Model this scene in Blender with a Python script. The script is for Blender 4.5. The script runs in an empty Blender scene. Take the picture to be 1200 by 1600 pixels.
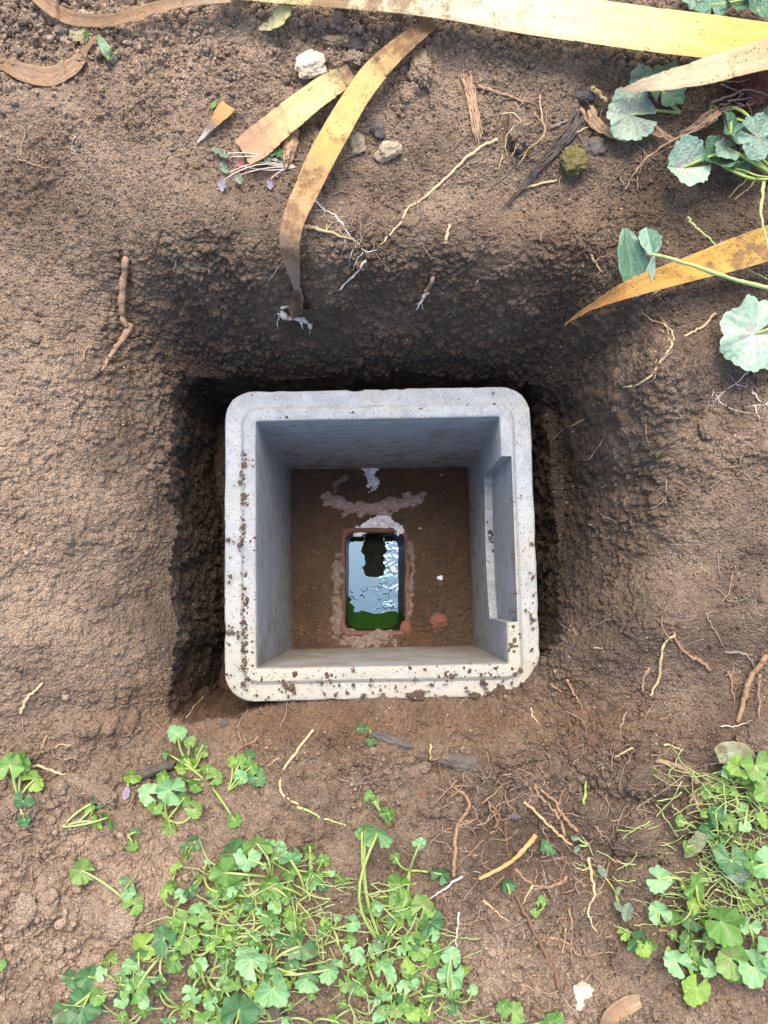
import bpy, bmesh, math, random
import numpy as np
from mathutils import Vector, Matrix

S = bpy.context.scene
COL = S.collection
R = math.radians
rnd = random.Random(7)
rng = np.random.default_rng(11)

# ------------------------------------------------------------------ camera, sky, sun, exposure
FPX = 1256.0                       # focal length in photo pixels (photo 1200 x 1600)
CAMH = 1.03                        # camera height over the rim of the concrete chamber (z = 0)
TILT = R(6.3)
cam_d = bpy.data.cameras.new('camera')
cam = bpy.data.objects.new('camera', cam_d); COL.objects.link(cam)
cam.location = (0, 0, CAMH); cam.rotation_euler = (TILT, 0, 0)
cam_d.sensor_fit = 'VERTICAL'; cam_d.sensor_height = 24; cam_d.sensor_width = 18
cam_d.lens = FPX / 1600 * 24
cam_d.clip_start = 0.01; cam_d.clip_end = 500
S.camera = cam

SUN_EL, SUN_AZ = R(64), R(1)      # azimuth from +Y (top of the picture), clockwise
W = bpy.data.worlds.new('World'); S.world = W; W.use_nodes = True
wn = W.node_tree.nodes; wl = W.node_tree.links
sky = wn.new('ShaderNodeTexSky'); sky.sky_type = 'NISHITA'; sky.sun_disc = False
sky.sun_elevation = SUN_EL; sky.sun_rotation = SUN_AZ; sky.dust_density = 3.6; sky.air_density = 1.0; sky.ozone_density = 0.6
bg = wn['Background']; bg.inputs['Strength'].default_value = 0.15
wl.new(sky.outputs[0], bg.inputs['Color'])
sd_ = bpy.data.lights.new('sun', 'SUN'); sd_.energy = 1.5; sd_.angle = R(42); sd_.color = (1.0, .91, .78)
sun = bpy.data.objects.new('sun', sd_); COL.objects.link(sun)
sdir = Vector((math.sin(SUN_AZ) * math.cos(SUN_EL), math.cos(SUN_AZ) * math.cos(SUN_EL), math.sin(SUN_EL)))
sun.rotation_euler = sdir.to_track_quat('Z', 'Y').to_euler()
S.view_settings.view_transform = 'Standard'; S.view_settings.look = 'None'
S.view_settings.gamma = 1; S.view_settings.exposure = 1.66
S.render.engine = 'CYCLES'; S.cycles.max_bounces = 6; S.cycles.diffuse_bounces = 3

# ------------------------------------------------------------------ small helpers
def P(px, py, z):
    a = (px - 600) / FPX; b = -(py - 800) / FPX
    dx = a; dy = math.sin(TILT) + b * math.cos(TILT); dz = -math.cos(TILT) + b * math.sin(TILT)
    t = (z - CAMH) / dz
    return dx * t, dy * t

def tag(o, label=None, cat=None, group=None, kind=None):
    if label: o['label'] = label
    if cat: o['category'] = cat
    if group: o['group'] = group
    if kind: o['kind'] = kind
    return o

def empty(name, loc, label, cat, group=None):
    o = bpy.data.objects.new(name, None); COL.objects.link(o); o.location = loc
    o.empty_display_size = .01
    return tag(o, label, cat, group)

def mesh_data(name, V, F, mat=None, smooth=True, fattr=None, cattr=None):
    """V (n,3); F (m,3) or (m,4) int array"""
    V = np.ascontiguousarray(V, dtype=np.float32); F = np.ascontiguousarray(F, dtype=np.int32)
    me = bpy.data.meshes.new(name)
    k = F.shape[1]
    me.vertices.add(len(V)); me.vertices.foreach_set('co', V.ravel())
    me.loops.add(F.size); me.loops.foreach_set('vertex_index', F.ravel())
    me.polygons.add(len(F)); me.polygons.foreach_set('loop_start', np.arange(0, F.size, k, dtype=np.int32))
    me.polygons.foreach_set('loop_total', np.full(len(F), k, dtype=np.int32))
    if smooth: me.polygons.foreach_set('use_smooth', np.ones(len(F), dtype=bool))
    for n, a in (fattr or {}).items():
        at = me.attributes.new(n, 'FLOAT', 'POINT'); at.data.foreach_set('value', np.ascontiguousarray(a, dtype=np.float32))
    for n, a in (cattr or {}).items():
        at = me.attributes.new(n, 'FLOAT_COLOR', 'POINT')
        c = np.ones((len(V), 4), dtype=np.float32); c[:, :3] = a; at.data.foreach_set('color', c.ravel())
    me.update(calc_edges=True); me.validate()
    if mat: me.materials.append(mat)
    return me

def obj(name, me, parent=None, loc=None):
    o = bpy.data.objects.new(name, me); COL.objects.link(o)
    if parent: o.parent = parent
    if loc is not None: o.location = loc
    return o

def grid_faces(nu, nv, wrap_v=False):
    i = np.arange(nu - 1)[:, None]; j = np.arange(nv if wrap_v else nv - 1)[None, :]
    a = i * nv + j; b = i * nv + (j + 1) % nv; c = (i + 1) * nv + (j + 1) % nv; d = (i + 1) * nv + j
    return np.stack([a, b, c, d], -1).reshape(-1, 4)

def smooth01(t):
    t = np.clip(t, 0, 1); return t * t * (3 - 2 * t)

# ---- noise in numpy
def _h(x, y, z, s):
    with np.errstate(over='ignore'):
        n = (x.astype(np.int64) * 374761393 + y.astype(np.int64) * 668265263 + z.astype(np.int64) * 2147483647 + s * 1274126177) & 0xffffffff
        n = ((n ^ (n >> 13)) * 1274126177) & 0xffffffff
        n = ((n ^ (n >> 16)) * 2246822519) & 0xffffffff
        n = n ^ (n >> 15)
    return (n & 0xffffff).astype(np.float32) / float(0xffffff)

def vnoise(X, Y, Z, s=0):
    xi = np.floor(X); yi = np.floor(Y); zi = np.floor(Z)
    fx = (X - xi).astype(np.float32); fy = (Y - yi).astype(np.float32); fz = (Z - zi).astype(np.float32)
    fx = fx * fx * (3 - 2 * fx); fy = fy * fy * (3 - 2 * fy); fz = fz * fz * (3 - 2 * fz)
    xi = xi.astype(np.int64); yi = yi.astype(np.int64); zi = zi.astype(np.int64)
    r = 0
    for a in (0, 1):
        for b in (0, 1):
            for c in (0, 1):
                w = (fx if a else 1 - fx) * (fy if b else 1 - fy) * (fz if c else 1 - fz)
                r = r + w * _h(xi + a, yi + b, zi + c, s)
    return r * 2 - 1

def fbm(X, Y, Z, f, o=3, s=0):
    r = 0; a = 1.0; t = 0
    for k in range(o):
        r = r + a * vnoise(X * f + 17.3 * k, Y * f + 5.1 * k, Z * f + 9.7 * k, s + k); t += a
        f *= 2.03; a *= .5
    return r / t

def worley(X, Y, Z, f, s=0):
    X = X * f; Y = Y * f; Z = Z * f
    xi = np.floor(X).astype(np.int64); yi = np.floor(Y).astype(np.int64); zi = np.floor(Z).astype(np.int64)
    F1 = np.full(X.shape, 9, np.float32); F2 = F1.copy(); I = np.zeros(X.shape, np.float32)
    for a in (-1, 0, 1):
        for b in (-1, 0, 1):
            for c in (-1, 0, 1):
                x = xi + a; y = yi + b; z = zi + c
                dx = (x + .1 + .8 * _h(x, y, z, s) - X); dy = (y + .1 + .8 * _h(x, y, z, s + 1) - Y); dz = (z + .1 + .8 * _h(x, y, z, s + 2) - Z)
                d = np.sqrt(dx * dx + dy * dy + dz * dz).astype(np.float32)
                id_ = _h(x, y, z, s + 3)
                m = d < F1
                F2 = np.where(m, F1, np.minimum(F2, d)); I = np.where(m, id_, I); F1 = np.where(m, d, F1)
    return F1, F2, I

# ---- materials
def mat_new(name):
    m = bpy.data.materials.new(name); m.use_nodes = True
    nt = m.node_tree; b = nt.nodes['Principled BSDF']
    return m, nt, b

class N:
    def __init__(s, nt): s.nt = nt
    def _in(s, sock, v):
        if isinstance(v, bpy.types.NodeSocket): s.nt.links.new(v, sock)
        elif isinstance(v, (tuple, list)) and len(v) == 3 and sock.type == 'RGBA': sock.default_value = (*v, 1)
        else: sock.default_value = v
    def noise(s, scale, detail=4, rough=.6, vec=None, dist=0):
        n = s.nt.nodes.new('ShaderNodeTexNoise'); n.inputs['Scale'].default_value = scale
        n.inputs['Detail'].default_value = detail; n.inputs['Roughness'].default_value = rough; n.inputs['Distortion'].default_value = dist
        if vec is not None: s.nt.links.new(vec, n.inputs['Vector'])
        return n.outputs['Fac']
    def voro(s, scale, vec=None, out='Distance', feature='F1'):
        n = s.nt.nodes.new('ShaderNodeTexVoronoi'); n.feature = feature; n.inputs['Scale'].default_value = scale
        if vec is not None: s.nt.links.new(vec, n.inputs['Vector'])
        return n.outputs[out]
    def pos(s):
        return s.nt.nodes.new('ShaderNodeNewGeometry').outputs['Position']
    def objc(s):
        return s.nt.nodes.new('ShaderNodeTexCoord').outputs['Object']
    def scale(s, vec, v):
        n = s.nt.nodes.new('ShaderNodeVectorMath'); n.operation = 'MULTIPLY'; s.nt.links.new(vec, n.inputs[0]); n.inputs[1].default_value = v
        return n.outputs[0]
    def attr(s, name, out='Fac'):
        n = s.nt.nodes.new('ShaderNodeAttribute'); n.attribute_name = name; return n.outputs[out]
    def rand(s):
        return s.nt.nodes.new('ShaderNodeObjectInfo').outputs['Random']
    def math(s, op, a, b=0.0, c=None):
        n = s.nt.nodes.new('ShaderNodeMath'); n.operation = op; s._in(n.inputs[0], a); s._in(n.inputs[1], b)
        if c is not None: s._in(n.inputs[2], c)
        return n.outputs[0]
    def maprange(s, v, a, b, c=0., d=1.):
        n = s.nt.nodes.new('ShaderNodeMapRange'); s._in(n.inputs[0], v)
        for i, k in enumerate((a, b, c, d)): s._in(n.inputs[i + 1], k)
        return n.outputs[0]
    def mix(s, f, a, b, mode='MIX'):
        n = s.nt.nodes.new('ShaderNodeMix'); n.data_type = 'RGBA'; n.blend_type = mode
        s._in(n.inputs[0], f); s._in(n.inputs[6], a); s._in(n.inputs[7], b); return n.outputs[2]
    def bump(s, h, dist=.001, strength=1, normal=None):
        n = s.nt.nodes.new('ShaderNodeBump'); n.inputs['Distance'].default_value = dist; n.inputs['Strength'].default_value = strength
        s.nt.links.new(h, n.inputs['Height'])
        if normal is not None: s.nt.links.new(normal, n.inputs['Normal'])
        return n.outputs[0]
    def set(s, b, **k):
        for n, v in k.items(): s._in(b.inputs[n.replace('_', ' ')], v)

def mat_soil():
    m, nt, b = mat_new('soil'); n = N(nt); p = n.pos()
    dry = n.attr('dry'); org = n.attr('orange'); tone = n.attr('tone')  # 'dry' holds dryness and also the shade painted around the pit and gap
    big = n.noise(14, 5, .6, p); fine = n.noise(420, 4, .65, p); mid = n.noise(80, 4, .6, p)
    d = n.math('ADD', dry, n.math('MULTIPLY', n.math('SUBTRACT', big, .5), 1.25))
    d = n.math('ADD', d, n.math('MULTIPLY', n.math('SUBTRACT', mid, .5), .5))
    d = n.maprange(d, 0, 1, 0, 1)
    c = n.mix(d, (.106, .075, .053), (.365, .268, .190))
    c = n.mix(n.maprange(dry, -.4, .02, 1, 0), c, (.050, .036, .026))  # extra dark tone; in the deep gap it paints shade into the soil
    c = n.mix(n.math('MULTIPLY', org, n.maprange(mid, .3, .7, .4, 1.)), c, (.150, .078, .036))
    f = n.math('ADD', n.maprange(fine, .3, .7, .62, 1.38), n.math('MULTIPLY', tone, .5))
    cc = nt.nodes.new('ShaderNodeVectorMath'); cc.operation = 'SCALE'; nt.links.new(c, cc.inputs[0]); nt.links.new(f, cc.inputs['Scale'])
    c = cc.outputs[0]
    # tiny mineral grains
    g = n.voro(330, p); gc = n.voro(330, p, 'Color')
    sep = nt.nodes.new('ShaderNodeSeparateColor'); nt.links.new(gc, sep.inputs[0])
    spk = n.math('MULTIPLY', n.math('LESS_THAN', g, .30), n.math('GREATER_THAN', sep.outputs[0], .988))
    c = n.mix(n.math('MULTIPLY', spk, .75), c, (.55, .47, .38))
    h = n.math('ADD', n.math('MULTIPLY', n.noise(600, 3, .7, p), .9), n.math('MULTIPLY', n.voro(380, p), -.9))
    nb = n.bump(h, .0034, 1.)
    n.set(b, Base_Color=c, Roughness=.93, Normal=nb); b.inputs['Specular IOR Level'].default_value = .18
    return m

def mat_simple(name, c1, c2, scale=60, rough=.8, bscale=300, bd=.0004, spec=.3, usepos=True):
    m, nt, b = mat_new(name); n = N(nt); p = n.pos() if usepos else n.objc()
    c = n.mix(n.maprange(n.noise(scale, 5, .65, p), .3, .7), c1, c2)
    n.set(b, Base_Color=c, Roughness=rough, Normal=n.bump(n.noise(bscale, 4, .6, p), bd))
    b.inputs['Specular IOR Level'].default_value = spec
    return m

def mat_concrete():
    m, nt, b = mat_new('concrete'); n = N(nt); p = n.objc()
    sp = nt.nodes.new('ShaderNodeSeparateXYZ'); nt.links.new(p, sp.inputs[0])
    z = sp.outputs['Z']; y = sp.outputs['Y']
    big = n.noise(9, 5, .62, p); mid = n.noise(45, 5, .65, p); fine = n.noise(500, 3, .7, p)
    streak = n.noise(1, 5, .6, n.scale(p, (16, 16, 330)))
    top = n.mix(n.maprange(mid, .3, .72), (.128, .144, .160), (.225, .250, .276))
    # patchy warm brown tint, strongest towards the bottom side
    warm_tint = n.math('ADD', n.maprange(y, .08, -.19, 0, .9), n.math('MULTIPLY', n.math('SUBTRACT', big, .47), 1.6))
    warm_tint = n.maprange(warm_tint, 0, 1, 0, .85)
    top = n.mix(warm_tint, top, (.27, .24, .165))
    wall = n.mix(n.maprange(streak, .3, .7), (.150, .160, .168), (.30, .313, .325))
    wall = n.mix(n.maprange(n.noise(26, 5, .6, p), .52, .75, 0, .55), wall, (.33, .345, .35))
    stain = n.math('MULTIPLY', n.maprange(n.noise(17, 4, .55, n.scale(p, (1, 1, .45))), .56, .70), .65)
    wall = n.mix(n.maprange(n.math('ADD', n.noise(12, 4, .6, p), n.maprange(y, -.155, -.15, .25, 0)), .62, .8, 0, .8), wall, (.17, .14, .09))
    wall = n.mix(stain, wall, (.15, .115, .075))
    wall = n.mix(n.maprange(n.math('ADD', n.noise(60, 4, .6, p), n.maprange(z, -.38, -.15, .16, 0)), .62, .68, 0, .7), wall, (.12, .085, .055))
    fw = n.maprange(z, -.012, -.002)
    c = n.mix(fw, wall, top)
    pits = n.math('MULTIPLY', n.math('LESS_THAN', n.voro(170, p), .2), n.math('GREATER_THAN', n.noise(22, 3, .5, p), .42))
    c = n.mix(n.math('MULTIPLY', pits, .8), c, (.13, .10, .07))
    c = n.mix(n.maprange(fine, .35, .65, .0, .12), c, (.7, .7, .7))
    h = n.math('ADD', n.math('MULTIPLY', fine, .35), n.math('ADD', n.math('MULTIPLY', mid, 1.2), n.math('MULTIPLY', pits, -1.2)))
    h = n.math('ADD', h, n.math('MULTIPLY', streak, .6))
    n.set(b, Base_Color=c, Roughness=.82, Normal=n.bump(h, .0012, .9)); b.inputs['Specular IOR Level'].default_value = .25
    return m

def mat_leaf(name, base, light, vein, trans=.25, rough=.45, blotch=None):
    m, nt, b = mat_new(name); n = N(nt); p = n.objc(); r = n.rand()
    c = n.mix(r, base, light)
    c = n.mix(n.maprange(n.noise(3.2, 4, .6, p), .35, .7, 0, .45), c, tuple(x * .55 for x in base))
    v = n.attr('vein')
    c = n.mix(n.math('MULTIPLY', v, .30), c, vein)
    if blotch:
        bl = n.maprange(n.math('ADD', n.noise(4, 4, .6, p), n.math('ADD', n.math('MULTIPLY', r, .2), n.math('MULTIPLY', n.attr('core'), .22 if 'coral' in name else 0.))), .66, .80, 0, .8)
        c = n.mix(bl, c, blotch)
    h = n.math('ADD', n.math('MULTIPLY', v, -1.), n.noise(9, 4, .6, p))
    if 'coral' in name: h = n.math('ADD', h, n.math('MULTIPLY', n.voro(5.5, p), 2.2)); c = n.mix(n.maprange(n.voro(5.5, p, 'Distance', 'DISTANCE_TO_EDGE'), 0, .10, .30, 0), c, vein)
    nb = n.bump(h, .0012, .5)
    n.set(b, Base_Color=c, Roughness=rough, Normal=nb); b.inputs['Specular IOR Level'].default_value = .4
    t = nt.nodes.new('ShaderNodeBsdfTranslucent'); n._in(t.inputs['Color'], n.mix(.35, c, (.5, .7, .1)))
    mx = nt.nodes.new('ShaderNodeMixShader'); mx.inputs[0].default_value = trans
    out = nt.nodes['Material Output']
    nt.links.new(b.outputs[0], mx.inputs[1]); nt.links.new(t.outputs[0], mx.inputs[2]); nt.links.new(mx.outputs[0], out.inputs[0])
    return m

def mat_strap():
    m, nt, b = mat_new('dead_leaf'); n = N(nt); p = n.objc()
    c = n.attr('col', 'Color'); lc = n.attr('cross'); la = n.attr('along'); spot = n.attr('spot')
    comb = nt.nodes.new('ShaderNodeCombineXYZ'); nt.links.new(n.math('MULTIPLY', lc, 5), comb.inputs[0]); nt.links.new(n.math('MULTIPLY', la, .6), comb.inputs[1])
    lines = n.noise(5, 3, .6, comb.outputs[0])
    c = n.mix(n.maprange(lines, .3, .7, 0, .55), c, n.mix(.5, c, (.30, .17, .06)))
    c = n.mix(n.maprange(n.noise(45, 4, .6, p), .45, .7, 0, .4), c, n.mix(.6, c, (.6, .36, .12)))
    bl = n.math('ADD', n.noise(48, 6, .75, p), n.math('MULTIPLY', spot, .19))
    c = n.mix(n.maprange(bl, .63, .74, 0, .8), c, (.20, .11, .055))
    bl2 = n.math('MULTIPLY', n.math('LESS_THAN', n.voro(240, p), .24), n.math('GREATER_THAN', n.math('ADD', n.noise(40, 2, .5, p), n.math('MULTIPLY', spot, .1)), .58))
    c = n.mix(n.math('MULTIPLY', bl2, .7), c, (.10, .055, .03))
    n.set(b, Base_Color=c, Roughness=.55, Normal=n.bump(lines, .0020, 1.)); b.inputs['Specular IOR Level'].default_value = .35
    t = nt.nodes.new('ShaderNodeBsdfTranslucent'); nt.links.new(c, t.inputs['Color'])
    mx = nt.nodes.new('ShaderNodeMixShader'); mx.inputs[0].default_value = .2
    out = nt.nodes['Material Output']
    nt.links.new(b.outputs[0], mx.inputs[1]); nt.links.new(t.outputs[0], mx.inputs[2]); nt.links.new(mx.outputs[0], out.inputs[0])
    return m

def mat_water():
    m, nt, b = mat_new('water'); n = N(nt); p = n.pos()
    sp = nt.nodes.new('ShaderNodeSeparateXYZ'); nt.links.new(p, sp.inputs[0])
    w = n.math('MULTIPLY', n.noise(48, 2, .5, p, 1.6), n.maprange(sp.outputs['X'], -.030, .012, .03, 1.))
    nb = n.bump(w, .0030, .30)
    n.set(b, Base_Color=(.004, .012, .004), Roughness=.03, Normal=nb); b.inputs['IOR'].default_value = 2.5; b.inputs['Specular Tint'].default_value = (.52, .80, 1, 1)
    return m

M = dict(
    soil=mat_soil(), concrete=mat_concrete(), strap=mat_strap(), water=mat_water(),
    clay=mat_simple('terracotta', (.15, .055, .038), (.07, .042, .030), 110, .6, 400, .0006),
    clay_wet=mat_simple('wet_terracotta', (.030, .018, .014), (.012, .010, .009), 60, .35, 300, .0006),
    mortar=mat_simple('mortar', (.36, .28, .26), (.16, .105, .085), 160, .85, 500, .001),
    mortar_white=mat_simple('white_mortar', (.75, .76, .82), (.42, .40, .42), 160, .85, 500, .001),
    mortar_grey=mat_simple('grey_mortar', (.20, .155, .135), (.095, .068, .05), 160, .85, 500, .001),
    mud=mat_simple('mud_fleck', (.045, .031, .022), (.095, .063, .042), 90, .95, 500, .0008, .1),
    dark_reflection=mat_simple('dark_reflection', (.006, .008, .004), (.012, .012, .007), 90, .7, 300, .0006, .15),  # colour of the dark reflections modelled on the water
    green_reflection=mat_simple('green_reflection', (.006, .030, .003), (.012, .045, .004), 120, .8, 500, .0008, .08),  # colour of the green reflections modelled on the water
    stone_white=mat_simple('white_stone', (.62, .55, .44), (.34, .24, .155), 75, .85, 260, .002),
    stone_brown=mat_simple('brown_clod', (.27, .18, .12), (.17, .11, .075), 60, .95, 300, .002, .1),
    stone_grey=mat_simple('grey_stone', (.10, .085, .075), (.055, .05, .047), 60, .85, 300, .0015),
    stone_red=mat_simple('red_clay_chip', (.17, .065, .045), (.10, .05, .035), 60, .85, 300, .001),
    stone_pale=mat_simple('pale_stone', (.34, .29, .20), (.17, .125, .08), 60, .85, 300, .0015),
    moss=mat_simple('moss', (.10, .095, .03), (.16, .13, .06), 170, .95, 400, .003, .1),
    root_pale=mat_simple('root_pale', (.50, .39, .22), (.34, .24, .13), 190, .75, 330, .0016),
    root_white=mat_simple('root_white', (.60, .53, .47), (.42, .34, .28), 190, .75, 330, .0016),
    root_tan=mat_simple('root_tan', (.31, .205, .13), (.17, .11, .072), 190, .8, 330, .0016),
    root_brown=mat_simple('root_brown', (.17, .095, .055), (.10, .06, .035), 190, .85, 330, .0016),
    root_orange=mat_simple('root_orange', (.30, .175, .095), (.16, .10, .06), 190, .8, 330, .0016),
    root_grey=mat_simple('root_grey', (.24, .19, .15), (.13, .10, .08), 190, .85, 330, .0016),
    stick=mat_simple('peeled_stick', (.52, .30, .12), (.34, .17, .06), 70, .7, 400, .0005),
    straw=mat_simple('straw', (.42, .33, .16), (.25, .17, .08), 90, .7, 500, .0003),
    stem=mat_simple('green_stem', (.30, .36, .10), (.17, .26, .06), 60, .5, 500, .0002),
    stem_pale=mat_simple('pale_stem', (.32, .37, .15), (.19, .26, .085), 60, .5, 500, .0002),
    ivy=mat_leaf('ivy_leaf', (.085, .20, .040), (.175, .34, .070), (.32, .48, .16), .3, .4, blotch=(.20, .19, .09)),
    ivy_pale=mat_leaf('ivy_leaf_pale', (.15, .31, .12), (.25, .44, .20), (.40, .58, .28), .2, .38),
    ivy_dark=mat_leaf('ivy_leaf_dark', (.045, .13, .045), (.08, .20, .07), (.12, .22, .08), .2, .4, blotch=(.16, .10, .07)),
    ivy_yellow=mat_leaf('ivy_leaf_yellow', (.17, .31, .05), (.27, .41, .08), (.45, .55, .2), .3, .45),
    heuch=mat_leaf('coral_bells_leaf', (.12, .22, .15), (.24, .35, .25), (.34, .40, .32), .12, .5, blotch=(.17, .19, .15)),
    heuch_pale=mat_leaf('coral_bells_leaf_pale', (.25, .38, .27), (.34, .46, .34), (.46, .42, .38), .12, .5, blotch=(.30, .27, .24)),
    heuch_dark=mat_leaf('coral_bells_leaf_dark', (.05, .13, .075), (.09, .19, .11), (.20, .27, .19), .1, .35),
    purple=mat_leaf('purple_leaflet', (.24, .21, .26), (.30, .26, .33), (.3, .25, .35), .2, .45),
    greyleaf=mat_leaf('grey_leaflet', (.13, .18, .12), (.19, .24, .17), (.26, .3, .22), .2, .5),
    pink=mat_leaf('pink_leaflet', (.50, .10, .14), (.55, .22, .22), (.5, .2, .2), .2, .45),
    bark=mat_simple('rotten_bark', (.11, .095, .08), (.055, .045, .04), 80, .9, 300, .002, .1),
    fibre=mat_simple('fibre_bark', (.40, .28, .17), (.20, .12, .07), 100, .85, 400, .001),
    dark_root=mat_simple('dark_root_mass', (.06, .022, .02), (.11, .05, .04), 150, .9, 400, .001, .1),
)

# ------------------------------------------------------------------ the ground with its dug hole
def tps(pts):
    A = np.array([[*P(a, b, z), z] for a, b, z in pts]); X = A[:, :2]; n = len(X)
    def U(r): return np.where(r > 0, r * r * np.log(np.maximum(r, 1e-9)), 0)
    K = U(np.linalg.norm(X[:, None] - X[None], axis=-1)) + np.eye(n) * 2e-5
    Pm = np.hstack([np.ones((n, 1)), X]); L = np.zeros((n + 3, n + 3)); L[:n, :n] = K; L[:n, n:] = Pm; L[n:, :n] = Pm.T
    w = np.linalg.solve(L, np.concatenate([A[:, 2], np.zeros(3)]))
    def f(x, y):
        r = w[n] + w[n + 1] * x + w[n + 2] * y
        for k in range(n): r = r + w[k] * U(np.hypot(x - X[k, 0], y - X[k, 1]))
        return r
    return f

CTRL = [(0, 0, .165), (300, 0, .175), (600, 0, .18), (900, 0, .185), (1200, 0, .19), (-80, -80, .165), (1280, -80, .19), (600, -80, .18),
        (0, 200, .155), (300, 200, .162), (600, 200, .168), (900, 200, .17), (1200, 200, .175),
        (0, 400, .14), (120, 400, .135), (200, 330, .145), (400, 330, .15), (600, 330, .155), (800, 330, .155), (930, 330, .155), (1080, 400, .16), (1200, 400, .165),
        (215, 440, .11), (300, 440, .122), (400, 436, .126), (500, 440, .128), (600, 436, .130), (700, 430, .132), (800, 424, .134), (890, 415, .132), (940, 440, .128), (350, 470, .088), (600, 470, .092), (830, 466, .092),
        (262, 530, .03), (300, 510, .035), (400, 510, .035), (500, 510, .038), (600, 510, .038), (700, 510, .038), (800, 510, .038), (880, 505, .04), (912, 545, .035),
        (290, 580, -.015), (400, 565, -.022), (600, 562, -.022), (800, 562, -.022), (870, 590, -.02),
        (948, 500, .118), (1000, 500, .135), (1200, 500, .155), (922, 600, .035), (958, 600, .105), (900, 640, -.02), (935, 690, .03), (978, 680, .10), (1080, 650, .12), (1200, 650, .14),
        (905, 760, -.045), (940, 770, .0), (985, 780, .07), (1050, 780, .10), (1200, 800, .12), (905, 880, -.035), (945, 880, .02), (990, 880, .06), (1080, 880, .085), (1200, 930, .105),
        (895, 955, -.01), (940, 955, .045), (1050, 980, .085), (870, 1030, .018), (930, 1060, .045), (1080, 1060, .07), (1200, 1060, .085),
        (100, 500, .125), (0, 600, .135), (100, 600, .115), (170, 600, .08), (225, 600, .05), (255, 660, .01), (190, 680, .062), (100, 700, .105), (0, 800, .125),
        (120, 800, .088), (190, 800, .052), (250, 800, .005), (250, 900, .0), (180, 900, .045), (90, 900, .085), (0, 1000, .105), (110, 1010, .07), (190, 1000, .035), (250, 1000, .005), (180, 1085, .03), (225, 1110, .002), (80, 1100, .06), (0, 1150, .08),
        (280, 1145, .0), (400, 1130, -.004), (500, 1108, -.006), (600, 1102, -.004), (700, 1098, -.002), (790, 1092, .000), (845, 1062, .008),
        (330, 1190, .025), (450, 1190, .022), (600, 1180, .015), (750, 1180, .018), (880, 1170, .03), (1000, 1170, .05), (1150, 1190, .07),
        (150, 1200, .045), (0, 1300, .075), (150, 1330, .065), (300, 1300, .055), (450, 1300, .055), (600, 1300, .045), (700, 1300, .04), (850, 1300, .04), (1000, 1280, .05), (1200, 1300, .08),
        (0, 1450, .08), (200, 1450, .075), (400, 1450, .07), (600, 1450, .07), (800, 1400, .045), (900, 1450, .05), (1050, 1450, .06), (1200, 1450, .08),
        (0, 1600, .085), (300, 1600, .08), (600, 1600, .075), (900, 1600, .07), (1200, 1600, .09), (-80, 1680, .085), (1280, 1680, .09), (600, 1680, .08)]
surf = tps(CTRL)
POLY_PX = [(285, 582), (340, 572), (480, 566), (640, 562), (800, 562), (866, 585), (882, 640), (886, 760), (893, 850), (896, 925), (882, 985), (860, 1020), (838, 1058),
           (815, 1076), (700, 1084), (520, 1088), (480, 1097), (400, 1112), (370, 1128), (300, 1136), (262, 1130), (250, 1100), (262, 1050), (272, 980), (262, 850), (264, 700), (270, 620)]
POLY = np.array([P(a, b, 0) for a, b in POLY_PX])
BOXC = (-.0052, .0768); YAW = R(1.1); HO = .2005; HI = .1590

def axis(dense, bands, step, outer):
    xs = [dense[0]]
    while xs[-1] < dense[1]:
        s = step
        for a, b, k in bands:
            if a <= xs[-1] <= b: s = step / k
        xs.append(xs[-1] + s)
    lo = [dense[0]]; hi = [xs[-1]]; g = step
    while hi[-1] < outer: g *= 1.28; hi.append(hi[-1] + g); lo.append(lo[-1] - g)
    return np.array(lo[1:][::-1] + xs + hi[1:])

gx = axis((-.50, .50), [(-.300, -.284, 2), (-.284, -.238, 5), (.208, .240, 4), (.240, .30, 2)], .00135, 6)
gy = axis((-.52, .70), [(-.135, -.085, 2.2), (.285, .325, 4.5), (.325, .42, 2.2)], .00135, 6)
GX, GY = np.meshgrid(gx, gy, indexing='ij')

def seg_sd(x, y, poly):
    d = np.full(x.shape, 9.); inside = np.zeros(x.shape, bool); n = len(poly)
    for i in range(n):
        ax, ay = poly[i]; bx, by = poly[(i + 1) % n]
        ex, ey = bx - ax, by - ay; t = np.clip(((x - ax) * ex + (y - ay) * ey) / (ex * ex + ey * ey), 0, 1)
        d = np.minimum(d, np.hypot(x - ax - t * ex, y - ay - t * ey))
        c = ((ay > y) != (by > y)) & (x < (bx - ax) * (y - ay) / (by - ay + 1e-12) + ax)
        inside ^= c
    return np.where(inside, d, -d)

cx = np.clip(GX, -.62, .62); cy = np.clip(GY, -.60, .80)
# thin plate surface on a coarse lattice, then resampled
lx = np.linspace(-.62, .62, 200); ly = np.linspace(-.60, .80, 220)
LX, LY = np.meshgrid(lx, ly, indexing='ij'); LZ = surf(LX, LY)
def bil(ax, ay, Z, x, y):
    i = np.clip(np.searchsorted(ax, x) - 1, 0, len(ax) - 2); j = np.clip(np.searchsorted(ay, y) - 1, 0, len(ay) - 2)
    u = (x - ax[i]) / (ax[i + 1] - ax[i]); v = (y - ay[j]) / (ay[j + 1] - ay[j])
    return Z[i, j] * (1 - u) * (1 - v) + Z[i + 1, j] * u * (1 - v) + Z[i, j + 1] * (1 - u) * v + Z[i + 1, j + 1] * u * v
Z0 = bil(lx, ly, LZ, cx, cy)
Z0 = np.clip(Z0, -.07, .21)
far = smooth01((np.maximum(np.abs(GX) - .5, np.maximum(GY - .7, -GY - .52))) / .3)
Z0 = Z0 * (1 - far) + .13 * far
lump = fbm(GX, GY, GX * 0, 11, 4, 3)
lump2 = fbm(GX, GY, GX * 0, 34, 3, 8)

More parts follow.
